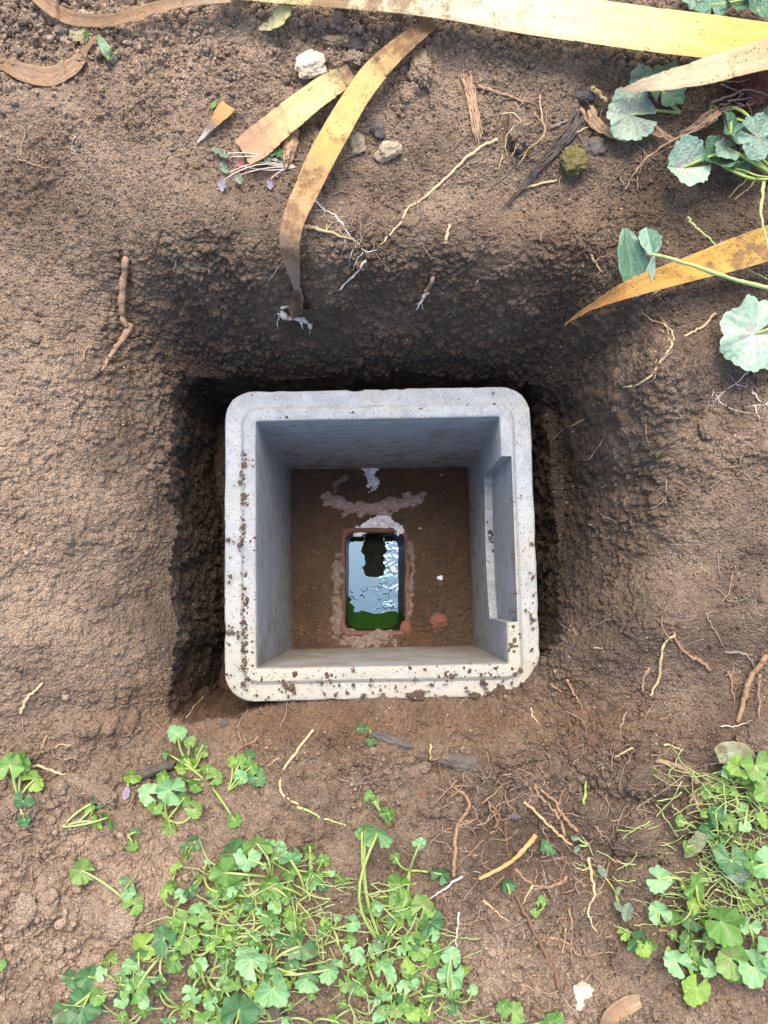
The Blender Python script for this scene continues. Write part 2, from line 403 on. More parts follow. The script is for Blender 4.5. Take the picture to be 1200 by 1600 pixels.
def blob(px, py, rx, ry=None, z=.1, p=2.):
    ry = ry or rx; x, y = P(px, py, z); k = (CAMH - z) / FPX
    return np.exp(-(np.abs((GX - x) / (rx * k)) ** p + np.abs((GY - y) / (ry * k)) ** p))
near = smooth01(1.2 - np.hypot(GX, GY - .08) / .45 * 1.0)
Z0 += smooth01((-.115 - GY) / .05) * (lump2 * .0062 + .006 * fbm(GX + 3, GY, GX * 0, 19, 3, 66))
Z0 += lump * (.008 + .008 * (1 - near)) + lump2 * .0042 * (1 - .4 * near)
for (px, py, rx, ry, dz) in [(458, 478, 30, 16, -.03), (520, 240, 28, 16, -.018), (690, 1225, 36, 26, -.014), (850, 1370, 70, 40, -.016), (800, 1260, 30, 22, -.012),
                             (120, 520, 22, 30, -.012), (130, 1200, 60, 26, -.012), (215, 1240, 34, 26, -.014), (905, 235, 30, 34, -.012), (160, 95, 30, 34, -.008),
                             (1010, 1235, 70, 20, .012), (960, 1260, 60, 26, -.012), (1050, 1330, 60, 30, -.010), (720, 1440, 70, 60, .014), (640, 1190, 60, 26, .012), (1060, 965, 100, 50, .016), (935, 1015, 62, 36, .020), (500, 1160, 60, 22, .008), (720, 1150, 60, 20, .009), (185, 930, 40, 60, -.010), (110, 1080, 70, 24, .008),
                             (130, 1150, 60, 14, .010), (60, 1420, 60, 40, .012), (200, 1420, 60, 50, .010), (330, 1370, 60, 40, .008), (1180, 1140, 50, 40, .014), (200, 420, 14, 60, -.012),
                             (1000, 800, 40, 60, -.014), (655, 110, 50, 40, .008), (840, 300, 160, 14, .004), (830, 1580, 80, 40, .012), (1120, 690, 60, 50, .010), (205, 700, 40, 60, .008), (160, 860, 60, 30, -.006)]:
    Z0 += dz * blob(px, py, rx, ry)
sdp = seg_sd(cx, cy, POLY) + .011 * fbm(GX, GY, GX * 0, 24, 4, 21) * np.where(GY > -.06, 1, .25) - .0005
wd = np.where(GY < -.085, .018, .019)
t_ = np.clip(sdp / wd, 0, 1)
TRB = -.215 + .03 * lump
ZC = Z0 + (TRB - Z0) * (t_ ** .9)
ca, sa = math.cos(YAW), math.sin(YAW)
bx_ = (GX - BOXC[0]) * ca + (GY - BOXC[1]) * sa; by_ = -(GX - BOXC[0]) * sa + (GY - BOXC[1]) * ca
inb = .180 - np.maximum(np.abs(bx_), np.abs(by_))
ZC = np.where(inb > 0, np.minimum(ZC, -.22 - np.clip(inb / .01, 0, 1) * .35), ZC)
# on the bottom side the soil leans against the chamber and stops at its rim
# masks (dryness with painted pit shade, crumbliness, orange subsoil)
crumb = .10 + .95 * blob(550, -40, 520, 240) + .75 * blob(60, 40, 170, 150) + .6 * blob(90, 1400, 230, 200) + .55 * blob(780, 1560, 330, 150) + .42 * blob(600, 1230, 330, 70) + .35 * blob(1000, 1260, 200, 80) + .25 * blob(60, 700, 120, 300)
crumb = np.clip(crumb, 0, 1) * (1 - smooth01(sdp / .01))
dry = .15 + .72 * blob(480, 30, 700, 260) + .52 * blob(40, 760, 190, 420) + .55 * blob(100, 1450, 330, 190) + .40 * blob(780, 1600, 300, 130) + .24 * blob(800, 370, 190, 50) + .18 * blob(1130, 690, 150, 220) - .25 * blob(1080, 380, 190, 130) - .16 * blob(60, 400, 130, 90) + .15 * blob(470, 1260, 110, 80) \
    - .22 * blob(850, 1330, 200, 90)
dry -= .08 * smooth01((.115 - ZC) / .08) * (GY > .1) + .07 * smooth01((.07 - ZC) / .07) * (GX > .18) * (GY > -.02) + .12 * smooth01((.04 - ZC) / .05) * (GY > -.08) + .35 * smooth01(-ZC / .05)  # moist subsoil and painted shade together darken the hole walls and gap
dry -= .17 * smooth01(1 + (sdp + .015) / .11) * (GY > -.12) * (sdp < .02) * (.6 + .8 * np.clip(lump2 + .5, 0, 1))  # shade around the pit put into the soil colour, darker towards its edge
dry += .12 * blob(620, 60, 560, 120)
dry = np.clip(dry, -.4, 1)
orange = np.clip(.75 * blob(560, 1130, 340, 40, 0) + .35 * blob(850, 385, 120, 40) + .3 * blob(950, 1120, 140, 60) + .25 * blob(220, 1120, 120, 50), 0, .8)
# normals of the smooth surface, then displacement along them
GZ = ZC
dzx = np.gradient(GZ, gx, axis=0); dzy = np.gradient(GZ, gy, axis=1)
nl = np.sqrt(1 + dzx ** 2 + dzy ** 2); NX, NY, NZ = -dzx / nl, -dzy / nl, 1 / nl
dense = (np.abs(GX) < .53) & (GY > -.55) & (GY < .73) & (inb <= .004)
D = np.zeros(GX.shape, np.float32); TONE = np.zeros(GX.shape, np.float32)
x, y, z = GX[dense], GY[dense], GZ[dense]
cr = crumb[dense]; wx = x + .004 * fbm(x, y, z, 90, 2, 31); wy = y + .004 * fbm(x, y, z, 90, 2, 41)
f1, f2, ida = worley(wx, wy, z, 74, 1)
clod = (.55 * np.minimum(1, (f2 - f1) * 2.6) ** .6 + .45 * np.sqrt(np.clip(1 - (f1 / .75) ** 2, 0, 1))) * (.15 + 1.1 * ida)
f1b, f2b, idb = worley(wx, wy, z, 150, 5)
clod2 = (.5 * np.minimum(1, (f2b - f1b) * 2.4) ** .6 + .5 * np.sqrt(np.clip(1 - (f1b / .75) ** 2, 0, 1))) * (.15 + 1.1 * idb)
f1c, f2c, idc = worley(x, y, z, 330, 9)
clod3 = np.minimum(1, (f2c - f1c) * 1.8) * (.2 + idc)
pock = fbm(x, y, z, 55, 3, 51)
rough_ = fbm(x, y, z, 190, 4, 61)
sm = smooth01((fbm(x, y, z, 10, 3, 91) + .02) / .35)
d = cr * (clod * .0098 + clod2 * .0066) + (1 - cr) * (sm * (clod2 * .0036 + .0024 * clod) + .0012 * clod2) + clod3 * .0020 * (.1 + .9 * np.maximum(sm, cr)) + rough_ * .0022 * (.3 + .7 * sm)
d -= np.clip(pock - .30, 0, 1) * .012 * (.3 + cr)
lay = np.abs(np.sin(z * 240 + 3 * fbm(x, y, z, 20, 2, 77))) * (1 - NZ[dense])
d += lay * .0012 + (fbm(x, y, z, 30, 2, 88) * .005 + clod2 * .0040 + clod * .0035 + fbm(x, y, z, 110, 3, 86) * .003) * (1 - NZ[dense])
st_ = smooth01((NZ[dense] - .12) / .3)
d = d * (.3 + .7 * st_) + (1 - st_) * (.009 * fbm(x, y, z * .8, 38, 3, 95) + .004 * clod)
D[dense] = d; TONE[dense] = (ida - .5) * .35 * cr + (idb - .5) * .35 * cr + (idc - .5) * .15
VX = GX + NX * D; VY = GY + NY * D; VZ = GZ + NZ * D
ZTOP = (GZ + D * NZ).astype(np.float64)
V = np.stack([VX, VY, VZ], -1).reshape(-1, 3)
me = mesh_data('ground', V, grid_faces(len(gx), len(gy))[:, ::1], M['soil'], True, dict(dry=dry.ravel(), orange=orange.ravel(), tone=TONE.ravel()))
g_o = obj('ground', me); tag(g_o, kind='structure')

def zg(x, y):
    i = min(max(int(np.searchsorted(gx, x)) - 1, 0), len(gx) - 2); j = min(max(int(np.searchsorted(gy, y)) - 1, 0), len(gy) - 2)
    u = (x - gx[i]) / (gx[i + 1] - gx[i]); v = (y - gy[j]) / (gy[j + 1] - gy[j])
    return float(ZTOP[i, j] * (1 - u) * (1 - v) + ZTOP[i + 1, j] * u * (1 - v) + ZTOP[i, j + 1] * (1 - u) * v + ZTOP[i + 1, j + 1] * u * v)

def G(px, py, h=0.):
    """the place on the ground that stands under a spot of the photograph, raised by h"""
    z = .24
    while z > -.3:
        x, y = P(px, py, z)
        if zg(x, y) + h >= z: break
        z -= .003
    lo, hi = z, z + .003
    for _ in range(5):
        m_ = (lo + hi) / 2; x, y = P(px, py, m_)
        if zg(x, y) + h >= m_: lo = m_
        else: hi = m_
    x, y = P(px, py, lo)
    return Vector((x, y, lo))

def mpp(z): return (CAMH - z) / FPX        # metres per photo pixel at a height

# ------------------------------------------------------------------ the concrete chamber
def rrect(h, r, hy=None, ns=40, nc=9):
    hy = hy or h; pts = []
    for k, (sx, sy) in enumerate(((1, 1), (-1, 1), (-1, -1), (1, -1))):
        c0 = (sx * (h - r), sy * (hy - r)); a0 = k * math.pi / 2
        for i in range(nc): a = a0 + math.pi / 2 * i / (nc - 1); pts.append((c0[0] + r * math.cos(a), c0[1] + r * math.sin(a)))
        nsx, nsy = ((-1, 1), (-1, -1), (1, -1), (1, 1))[k]
        c1 = (nsx * (h - r), nsy * (hy - r)); a1 = a0 + math.pi / 2
        e = (c1[0] + r * math.cos(a1), c1[1] + r * math.sin(a1)); s = pts[-1]
        for i in range(1, ns): t = i / ns; pts.append((s[0] + (e[0] - s[0]) * t, s[1] + (e[1] - s[1]) * t))
    return np.array(pts)

def loft(rings):
    n = len(rings[0][0]); V = np.concatenate([np.column_stack([p, np.full(n, z)]) if np.isscalar(z) else np.column_stack([p, z]) for p, z in rings])
    return V, grid_faces(len(rings), n, True)

chamber = empty('concrete_chamber', (BOXC[0], BOXC[1], 0), 'square precast concrete drain chamber with rounded corners set in the hole', 'drain chamber')
chamber.rotation_euler = (0, 0, YAW)
prof = [(.1930, .033, -.43), (.1965, .034, -.25), (.1990, .036, -.06), (.2000, .037, -.02), (.2005, .037, -.010), (.2003, .037, -.0062), (.1992, .036, -.0042), (.1970, .035, -.0034),
        (.1900, .030, -.0040), (.1830, .026, -.0050), (.1795, .024, -.0052), (.1765, .021, -.0022), (.1745, .019, -.0002), (.1720, .017, 0.), (.1660, .010, .0002), (.1615, .005, 0.), (.1597, .003, -.0012), (.1590, .002, -.0035),
        (.1586, .002, -.03), (.1584, .002, -.08), (.1580, .002, -.14), (.1578, .002, -.20), (.1574, .002, -.28), (.1570, .002, -.36), (.1570, .002, -.384), (.1530, .002, -.386), (.1526, .002, -.43)]
rings = []
for h, r, z in prof:
    p = rrect(h, r); a = np.column_stack([p, np.full(len(p), z)])
    if z > -.05:
        nx = fbm(a[:, 0], a[:, 1], a[:, 2] * 3, 90, 3, 5) * .0009 * (h > .195) + fbm(a[:, 0], a[:, 1], a[:, 2], 25, 2, 6) * .0006
        chips = np.clip(fbm(a[:, 0], a[:, 1], a[:, 2] * 0, 130, 3, 15) - .36, 0, 1) * .009 * (h > .1985)
        ln = np.linalg.norm(a[:, :2], axis=1)[:, None]
        a[:, :2] += a[:, :2] / ln * (nx - chips)[:, None]; a[:, 2] += nx * .6 - chips * .5
    rings.append((a[:, :2], a[:, 2]))
rings.append(rings[0])
V, F = loft(rings[:-1])
n_ = len(rings[0][0]); L_ = len(rings) - 2
close = np.stack([L_ * n_ + np.arange(n_), L_ * n_ + (np.arange(n_) + 1) % n_, (np.arange(n_) + 1) % n_, np.arange(n_)], -1)
F = np.concatenate([F, close])
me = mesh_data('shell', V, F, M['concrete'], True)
tmp = obj('shell_raw', me)
# U shaped knock-out recess in the right hand wall
bmc = bmesh.new()
prof2 = [(-.107, .03)] + [(-.107 + .214 * i / 14, -.160 - .016 * math.sin(math.pi * i / 14)) for i in range(15)] + [(.107, .03)]
x0, x1 = .12, .1735
va = [bmc.verts.new((x0, y_, z_)) for y_, z_ in prof2]; vb = [bmc.verts.new((x1 - (.004 if z_ < 0 else 0), y_ * (.985 if z_ < 0 else 1), z_)) for y_, z_ in prof2]
bmc.faces.new(va); bmc.faces.new(vb[::-1])
for i in range(len(prof2)): j = (i + 1) % len(prof2); bmc.faces.new((va[j], va[i], vb[i], vb[j]))
bmesh.ops.recalc_face_normals(bmc, faces=bmc.faces)
mc = bpy.data.meshes.new('cut'); bmc.to_mesh(mc); cut = obj('cutter', mc)
bt = bmesh.new(); bt.from_mesh(me); bmesh.ops.recalc_face_normals(bt, faces=bt.faces); bt.to_mesh(me); bt.free()
md = tmp.modifiers.new('b', 'BOOLEAN'); md.operation = 'DIFFERENCE'; md.object = cut; md.solver = 'EXACT'
dg = bpy.context.evaluated_depsgraph_get()
shell_me = bpy.data.meshes.new_from_object(tmp.evaluated_get(dg))
bpy.data.objects.remove(tmp); bpy.data.objects.remove(cut)
shell_me.set_sharp_from_angle(angle=R(40))
shell = obj('shell', shell_me, chamber); shell['label'] = 'pale concrete walls and stepped rim with a shallow recess in one side'

def to_box(x, y, z=0): return chamber.matrix_basis.inverted() @ Vector((x, y, z))
def from_box(x, y, z=0):
    return Vector((BOXC[0] + x * ca - y * sa, BOXC[1] + x * sa + y * ca, z))

# ---- soil lying in the bottom of the chamber
FZ = -.386
HC = (-.0155, .0335); HH = (.0530, .0865)
fx = np.linspace(-.165, .160, 300) + BOXC[0]; fy = np.linspace(-.165, .165, 300) + BOXC[1]
FX, FY = np.meshgrid(fx, fy, indexing='ij'); Fz = FX * 0
edge = np.maximum(np.abs(FX - HC[0]) - HH[0], np.abs(FY - HC[1]) - HH[1])
lz = fbm(FX, FY, Fz, 20, 3, 3) * .006 + .004 * smooth01(edge / .05)
f1, f2, ia = worley(FX + .003 * fbm(FX, FY, Fz, 80, 2, 1), FY, Fz, 70, 13); g1, g2, ib = worley(FX, FY, Fz, 170, 14)
amp = smooth01(edge / .012) * (.4 + .6 * smooth01((FX + FY * -.7 + .02) / .1))
lz += amp * (np.minimum(1, (f2 - f1) * 2.2) ** .6 * ia * .006 + np.minimum(1, (g2 - g1) * 2) ** .6 * ib * .0032) + fbm(FX, FY, Fz, 200, 3, 9) * .0009
hump = np.exp(-((FX + .005) / .075) ** 2 - ((FY - .165) / .022) ** 2) * .012
lz += hump
FLZ = FZ + lz + .002
fm = grid_faces(300, 300)
cxm = FX.ravel()[fm].mean(1); cym = FY.ravel()[fm].mean(1)
keep = ~((np.abs(cxm - HC[0]) < HH[0] + .003) & (np.abs(cym - HC[1]) < HH[1] + .003))
bw = from_box(0, 0)
fd = -.16 + .22 * fbm(FX, FY, Fz, 15, 3, 4); 
fo = obj('silt_floor', mesh_data('silt_floor', np.stack([FX, FY, FLZ], -1).reshape(-1, 3), fm[keep], M['soil'], True,
         dict(dry=np.clip(fd, -.4, 1).ravel(), orange=(.28 + .6 * np.clip(fbm(FX, FY, Fz, 22, 2, 6), 0, 1)).ravel(), tone=((ia - .5) * .4).ravel())))
tag(fo, kind='structure')
def zfloor(x, y): return float(bil(fx, fy, FLZ, np.array([x]), np.array([y]))[0])

def patch(name, center, half, z, mask, mat, label, cat, thick=.004, n=110, base=None, res=.0):
    """an irregular crust: it rises out of what it lies on only where the mask says so"""
    xs = np.linspace(center[0] - half[0], center[0] + half[0], n); ys = np.linspace(center[1] - half[1], center[1] + half[1], n)
    A, B = np.meshgrid(xs, ys, indexing='ij'); m_ = mask(A, B)
    zb = bil(fx, fy, FLZ, np.clip(A, fx[1], fx[-2]), np.clip(B, fy[1], fy[-2])) if base is None else np.full(A.shape, base)
    Zp = zb + thick * ((m_ * .6 - .12 if base is None else m_) + (1.3 if base is None else .22) * fbm(A, B, A * 0, 95, 5 if base is None else 2, 4)) + .0006 * fbm(A, B, A * 0, 400, 2, 4)
    f = grid_faces(n, n); kp = ((Zp - zb).ravel()[f].max(1) > -.0006)
    f = f[kp]; used = np.unique(f); rem = np.full(n * n, -1); rem[used] = np.arange(len(used))
    Vp = np.stack([A, B, Zp], -1).reshape(-1, 3)[used]
    o = obj(name, mesh_data(name, Vp, rem[f], mat)); tag(o, label, cat); return o

# ---- clay pipe opening
pipe = empty('clay_drain_pipe', (HC[0], HC[1], FZ), 'buried terracotta drain pipe with a rectangular opening cut in its crown', 'drain pipe')
def ring(hx, hy, r, z, sx=0, sy=0, top_sq=.4):
    p = rrect(hx, r, hy, 20, 8) + np.array([sx, sy]); return (p, z)
rr = [ring(.0605, .0945, .012, -.012), ring(.0605, .0945, .012, .0035), ring(.0590, .0930, .011, .0050), ring(.0535, .0872, .013, .0046), ring(.0518, .0858, .014, .0020), ring(.0512, .0852, .015, -.008)]
V, F = loft(rr); V[:, 2] += fbm(V[:, 0], V[:, 1], V[:, 2], 45, 3, 2) * .0060 - .0016; V[:, 0] += fbm(V[:, 1], V[:, 0], V[:, 2], 50, 3, 3) * .0016
obj('rim', mesh_data('rim', V, F[:, ::-1], M['clay']), pipe)
rr = [ring(.0512, .0852, .015, -.008), ring(.0500, .0840, .018, -.030, -.001), ring(.0460, .0835, .022, -.066, -.0055), ring(.0450, .083, .022, -.10, -.0060)]
V, F = loft(rr); V[:, :2] += (fbm(V[:, 0], V[:, 1], V[:, 2], 45, 3, 2) * .0012)[:, None]
obj('inner_wall', mesh_data('inner_wall', V, F[:, ::-1], M['clay_wet']), pipe)
WZ = FZ - .062
p = rrect(.052, .02, .088, 10, 6) + np.array([HC[0] - .003, HC[1]])
wv = np.column_stack([p, np.full(len(p), WZ)])
wme = bpy.data.meshes.new('water'); wme.from_pydata([tuple(v) for v in wv], [], [list(range(len(wv)))]); wme.materials.append(M['water']); wme.update()
tag(obj('water', wme), kind='structure')
def wpx(px, py): return P(px, py, WZ)
def mk_dark_reflection(A, B):  # outline of a dark reflection, built as a raised shape on the water
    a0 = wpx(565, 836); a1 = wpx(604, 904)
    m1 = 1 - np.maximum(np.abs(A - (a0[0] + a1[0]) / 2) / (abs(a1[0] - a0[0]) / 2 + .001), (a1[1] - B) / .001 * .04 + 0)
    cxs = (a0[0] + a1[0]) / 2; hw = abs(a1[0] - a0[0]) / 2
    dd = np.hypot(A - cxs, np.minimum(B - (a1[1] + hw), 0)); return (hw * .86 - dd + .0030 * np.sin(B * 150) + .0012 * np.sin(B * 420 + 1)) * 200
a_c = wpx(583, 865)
patch('reflection_tongue', a_c, (.030, .048), WZ, mk_dark_reflection, M['dark_reflection'], 'dark reflection in the water of the pipe, modelled as a tongue', 'reflection', .0016, 110, base=WZ)
def mk_green_reflection(A, B):  # green reflected in the water, built as a thin raised mat
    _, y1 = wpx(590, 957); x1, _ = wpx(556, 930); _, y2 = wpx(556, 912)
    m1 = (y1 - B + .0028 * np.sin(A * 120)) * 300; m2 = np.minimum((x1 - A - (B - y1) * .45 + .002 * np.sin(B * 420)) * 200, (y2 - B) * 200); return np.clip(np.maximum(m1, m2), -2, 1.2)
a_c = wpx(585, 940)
patch('green_reflection_mat', a_c, (.055, .055), WZ, mk_green_reflection, M['green_reflection'], 'dark green reflection along the lower edge of the water, modelled as a mat', 'green_reflection', .0012, 110, base=WZ)
def mk_green_reflection2(A, B):  # second green reflection shape, along the top edge
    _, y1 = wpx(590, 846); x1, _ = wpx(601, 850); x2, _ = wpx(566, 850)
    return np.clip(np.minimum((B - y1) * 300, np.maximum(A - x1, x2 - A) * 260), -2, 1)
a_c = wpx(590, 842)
patch('green_reflection_mat', a_c, (.055, .022), WZ, mk_green_reflection2, M['green_reflection'], 'thin green reflection under the top edge of the opening, modelled as a mat', 'green_reflection', .0012, 110, base=WZ)

SQUIGGLES = []
def add_squiggles():  # dark ripple reflections, added as thin curled tubes on the surface
    r2 = random.Random(5)
    for _ in range(34):
        t = r2.random(); px = r2.uniform(592, 617) if t < .7 else r2.uniform(548, 592); py = r2.uniform(846, 952) if t < .7 else r2.uniform(905, 948)
        a = r2.random() * 6.28; L = r2.uniform(3, 13); n_ = 8; k = r2.uniform(-3.5, 3.5); C = []
        for i in range(n_):
            C.append((*wpx(px, py), WZ + .0003)); px += math.cos(a) * L / n_; py += math.sin(a) * L / n_; a += k / n_
        SQUIGGLES.append(tube_np(C, np.full(n_, r2.uniform(.0003, .0010)), 5))
# mortar crusts on the chamber floor
def fp(px, py): return P(px, py, FZ + .005)
def arcmask(pts, w):
    Q = [fp(*p) for p in pts]
    def f(A, B):
        d = np.full(A.shape, 9.)
        for (ax, ay), (bx, by), in zip(Q[:-1], Q[1:]):
            ex, ey = bx - ax, by - ay; t = np.clip(((A - ax) * ex + (B - ay) * ey) / (ex * ex + ey * ey), 0, 1); d = np.minimum(d, np.hypot(A - ax - t * ex, B - ay - t * ey))
        return np.clip((w * 1.5 - d) / w, -3, .9)
    return f
patch('mortar_crust', fp(585, 785), (.095, .030), 0, arcmask([(516, 778), (535, 790), (560, 798), (600, 794), (640, 786), (655, 780)], .0085), M['mortar'], 'pinkish crescent of mortar above the pipe opening', 'mortar')
patch('mortar_crust', fp(582, 750), (.026, .030), 0, arcmask([(580, 735), (580, 746), (578, 760)], .0075), M['mortar_white'], 'small white mortar splash below the far inner wall', 'mortar')
patch('mortar_crust', fp(592, 822), (.048, .018), 0, arcmask([(562, 828), (578, 820), (592, 812), (622, 826)], .0065), M['mortar_white'], 'white speckled mortar right above the pipe opening', 'mortar')
patch('mortar_crust', fp(528, 940), (.020, .085), 0, arcmask([(530, 860), (526, 920), (524, 960), (530, 990)], .0055), M['mortar_grey'], 'grey mortar strip down the left side of the opening', 'mortar')
patch('mortar_crust', fp(570, 1000), (.060, .020), 0, arcmask([(535, 992), (565, 1000), (610, 1000)], .0085), M['mortar_grey'], 'grey mortar under the lower end of the opening', 'mortar')
patch('mortar_crust', fp(643, 900), (.014, .070), 0, arcmask([(640, 850), (645, 890), (641, 930), (640, 970)], .0035), M['mortar_grey'], 'thin mortar line down the right side of the opening', 'mortar')
patch('mortar_crust', fp(530, 755), (.034, .024), 0, arcmask([(523, 770), (524, 756), (540, 745)], .0038), M['mortar_grey'], 'faint grey mortar patch left of the white splash', 'mortar')

# ------------------------------------------------------------------ loose crumbs and mud flecks
def ico_variants(n, sub=2):
    out = []
    for k in range(n):
        b = bmesh.new(); bmesh.ops.create_icosphere(b, subdivisions=sub, radius=1)
        v = np.array([q.co[:] for q in b.verts]); f = np.array([[q.index for q in p.verts] for p in b.faces]); b.free()
        s = rng.uniform(.65, 1.2, 3); s[2] = min(s[2], .95)
        nn = fbm(v[:, 0] + k * 9, v[:, 1], v[:, 2], 1.3, 3, k) * .50 + fbm(v[:, 0] + k * 9, v[:, 1], v[:, 2], 3.2, 2, k + 50) * (.26 if sub < 4 else .14)
        out.append((v * (1 + nn)[:, None] * s, f))
    return out
ICO = ico_variants(14, 2); ICO3 = [(v * (1 + .0), f) for v, f in ico_variants(10, 5)]

def rotm(n):
    q = rng.normal(size=(n, 4)); q /= np.linalg.norm(q, axis=1)[:, None]; w, x, y, z = q.T
    return np.stack([1 - 2 * (y * y + z * z), 2 * (x * y - z * w), 2 * (x * z + y * w), 2 * (x * y + z * w), 1 - 2 * (x * x + z * z), 2 * (y * z - x * w), 2 * (x * z - y * w), 2 * (y * z + x * w), 1 - 2 * (x * x + y * y)], -1).reshape(n, 3, 3)

def scatter(name, pos, rad, mat, attrs, flat=1., ICO=ICO):
    Vs, Fs = [], []; A = {k: [] for k in attrs}; off = 0
    var = rng.integers(0, len(ICO), len(pos)); Rm = rotm(len(pos))
    for k in range(len(ICO)):
        sel = np.where(var == k)[0]
        if not len(sel): continue
        v, f = ICO[k]
        vv = np.einsum('nij,kj->nki', Rm[sel], v) * rad[sel][:, None, None]; vv[:, :, 2] *= flat
        vv += pos[sel][:, None, :]
        Vs.append(vv.reshape(-1, 3)); Fs.append((f[None] + (np.arange(len(sel)) * len(v))[:, None, None] + off).reshape(-1, 3)); off += len(sel) * len(v)
        for a in attrs: A[a].append(np.repeat(attrs[a][sel], len(v)))
    o = obj(name, mesh_data(name, np.concatenate(Vs), np.concatenate(Fs), mat, True, {a: np.concatenate(A[a]) for a in attrs}))
    return o

NC = 210000
qx = rng.uniform(-.50, .50, NC); qy = rng.uniform(-.52, .70, NC)
ci = np.clip(np.searchsorted(gx, qx), 1, len(gx) - 2); cj = np.clip(np.searchsorted(gy, qy), 1, len(gy) - 2)
keepc = (rng.random(NC) < (crumb[ci, cj] ** 1.4 * .46 + .06)) & (sdp[ci, cj] < .004) & (NZ[ci, cj] > .6)
clump = fbm(qx, qy, qx * 0, 22, 3, 70); keepc &= rng.random(NC) < smooth01((clump + .35) / .6)
ci, cj, qx, qy = ci[keepc], cj[keepc], qx[keepc], qy[keepc]
rad = .0009 + .0022 * rng.random(len(qx)) ** 2.4 + (.0022 * rng.random(len(qx)) ** 2 + .0062 * (rng.random(len(qx)) ** 8)) * crumb[ci, cj] ** 1.5
pz = ZTOP[ci, cj] + rad * .25
co = scatter('soil_crumbs', np.column_stack([qx, qy, pz]), rad, M['soil'], dict(dry=np.clip(dry[ci, cj] + rng.normal(0, .14, len(qx)), 0, 1), orange=orange[ci, cj] * .6, tone=rng.normal(0, .22, len(qx))))
ICO1 = ico_variants(12, 1); NF = 150000
qx = rng.uniform(-.5, .5, NF); qy = rng.uniform(-.52, .70, NF)
ci = np.clip(np.searchsorted(gx, qx), 1, len(gx) - 2); cj = np.clip(np.searchsorted(gy, qy), 1, len(gy) - 2)
kb = (rng.random(NF) < .62 * smooth01((fbm(qx, qy, qx * 0, 12, 4, 171) + .3) / .5) + .1) & (sdp[ci, cj] < .0) & (NZ[ci, cj] > .45)
ci, cj, qx, qy = ci[kb], cj[kb], qx[kb], qy[kb]; rad = .0006 + .0013 * rng.random(len(qx)) ** 2.5
cf = scatter('soil_grains', np.column_stack([qx, qy, ZTOP[ci, cj] + rad * .1]), rad, M['soil'], dict(dry=np.clip(dry[ci, cj] + rng.normal(.05, .2, len(qx)), -.3, 1), orange=orange[ci, cj], tone=rng.normal(.02, .3, len(qx))), 1., ICO1)
tag(cf, 'fine gritty soil grains strewn over the slopes of the hole', 'soil grains', kind='stuff')
NB = 6500
qx = rng.uniform(-.5, .5, NB); qy = rng.uniform(-.52, .70, NB)
ci = np.clip(np.searchsorted(gx, qx), 1, len(gx) - 2); cj = np.clip(np.searchsorted(gy, qy), 1, len(gy) - 2)
kb = (rng.random(NB) < crumb[ci, cj] ** 2.2 * .75) & (sdp[ci, cj] < -.01) & (NZ[ci, cj] > .8) & (fbm(qx, qy, qx * 0, 14, 3, 71) > -.18)
ci, cj, qx, qy = ci[kb], cj[kb], qx[kb], qy[kb]; rad = .0022 + .0042 * rng.random(len(qx)) ** 2.5
cb = scatter('soil_crumbs', np.column_stack([qx, qy, ZTOP[ci, cj] + rad * .2]), rad, M['soil'], dict(dry=np.clip(dry[ci, cj] + .1 + rng.normal(0, .16, len(qx)), 0, 1), orange=orange[ci, cj] * .3, tone=rng.normal(.08, .22, len(qx))))
tag(cb, 'coarse dry soil crumbs heaped along the upper edge', 'soil crumbs', kind='stuff')
tag(co, 'loose brown soil crumbs scattered over the dug ground', 'soil crumbs', kind='stuff')

# mud flecks stuck to the rim: dense along the left and near the picture's bottom edge
fl = []
def addf(x, y, z, r): fl.append((*from_box(x, y, z), r))
for _ in range(150): addf(rng.normal(-.1745, .0022) if rnd.random() < .7 else rng.uniform(-.197, -.162), rng.uniform(-.19, .12), .0, abs(rng.normal(.0010, .0009)) + .0005)
for _ in range(110): addf(rng.uniform(-.18, .18), rng.uniform(-.196, -.162), .0, abs(rng.normal(.0010, .0012)) + .0005)
for _ in range(26): addf(rng.uniform(.163, .197), rng.uniform(-.19, .06), .0, abs(rng.normal(.0012, .0012)) + .0005)
for _ in range(16): addf(rng.uniform(-.19, .19), rng.uniform(.162, .197), .0, abs(rng.normal(.0008, .0006)) + .0004)
for _ in range(40): addf(rng.uniform(.159, .169), rng.uniform(-.09, .10), -.1735, abs(rng.normal(.0011, .0008)) + .0005)
for (px, py, r) in [(448, 652, .003), (438, 652, .0018), (381, 710, .0025), (382, 757, .002), (398, 840, .003), (397, 860, .0022), (362, 988, .0045), (380, 1010, .003), (382, 1030, .0035), (512, 1057, .004), (543, 1083, .003),
                    (696, 1052, .0038), (706, 1056, .005), (712, 1054, .003), (734, 1048, .0045), (752, 1054, .003), (767, 1054, .003), (774, 1044, .0035), (650, 1085, .005), (655, 1083, .004), (740, 1085, .004), (792, 1083, .004), (832, 850, .003), (833, 982, .003), (804, 1003, .0025), (808, 1010, .002), (803, 1018, .003), (832, 1014, .003)]:
    x, y = P(px, py, 0); fl.append((x, y, .0, r * .8))
for q in list(fl):
    for _ in range(rnd.randint(1, 4)): fl.append((q[0] + rnd.gauss(0, q[3] * 1.3), q[1] + rnd.gauss(0, q[3] * 1.3), q[2], q[3] * rnd.uniform(.25, .6)))
fl = np.array(fl)
fo2 = scatter('mud_flecks', fl[:, :3], fl[:, 3], M['mud'], dict(dry=np.full(len(fl), .3)), .3)
tag(fo2, 'dark mud flecks sprinkled on the pale concrete rim', 'mud', kind='stuff')

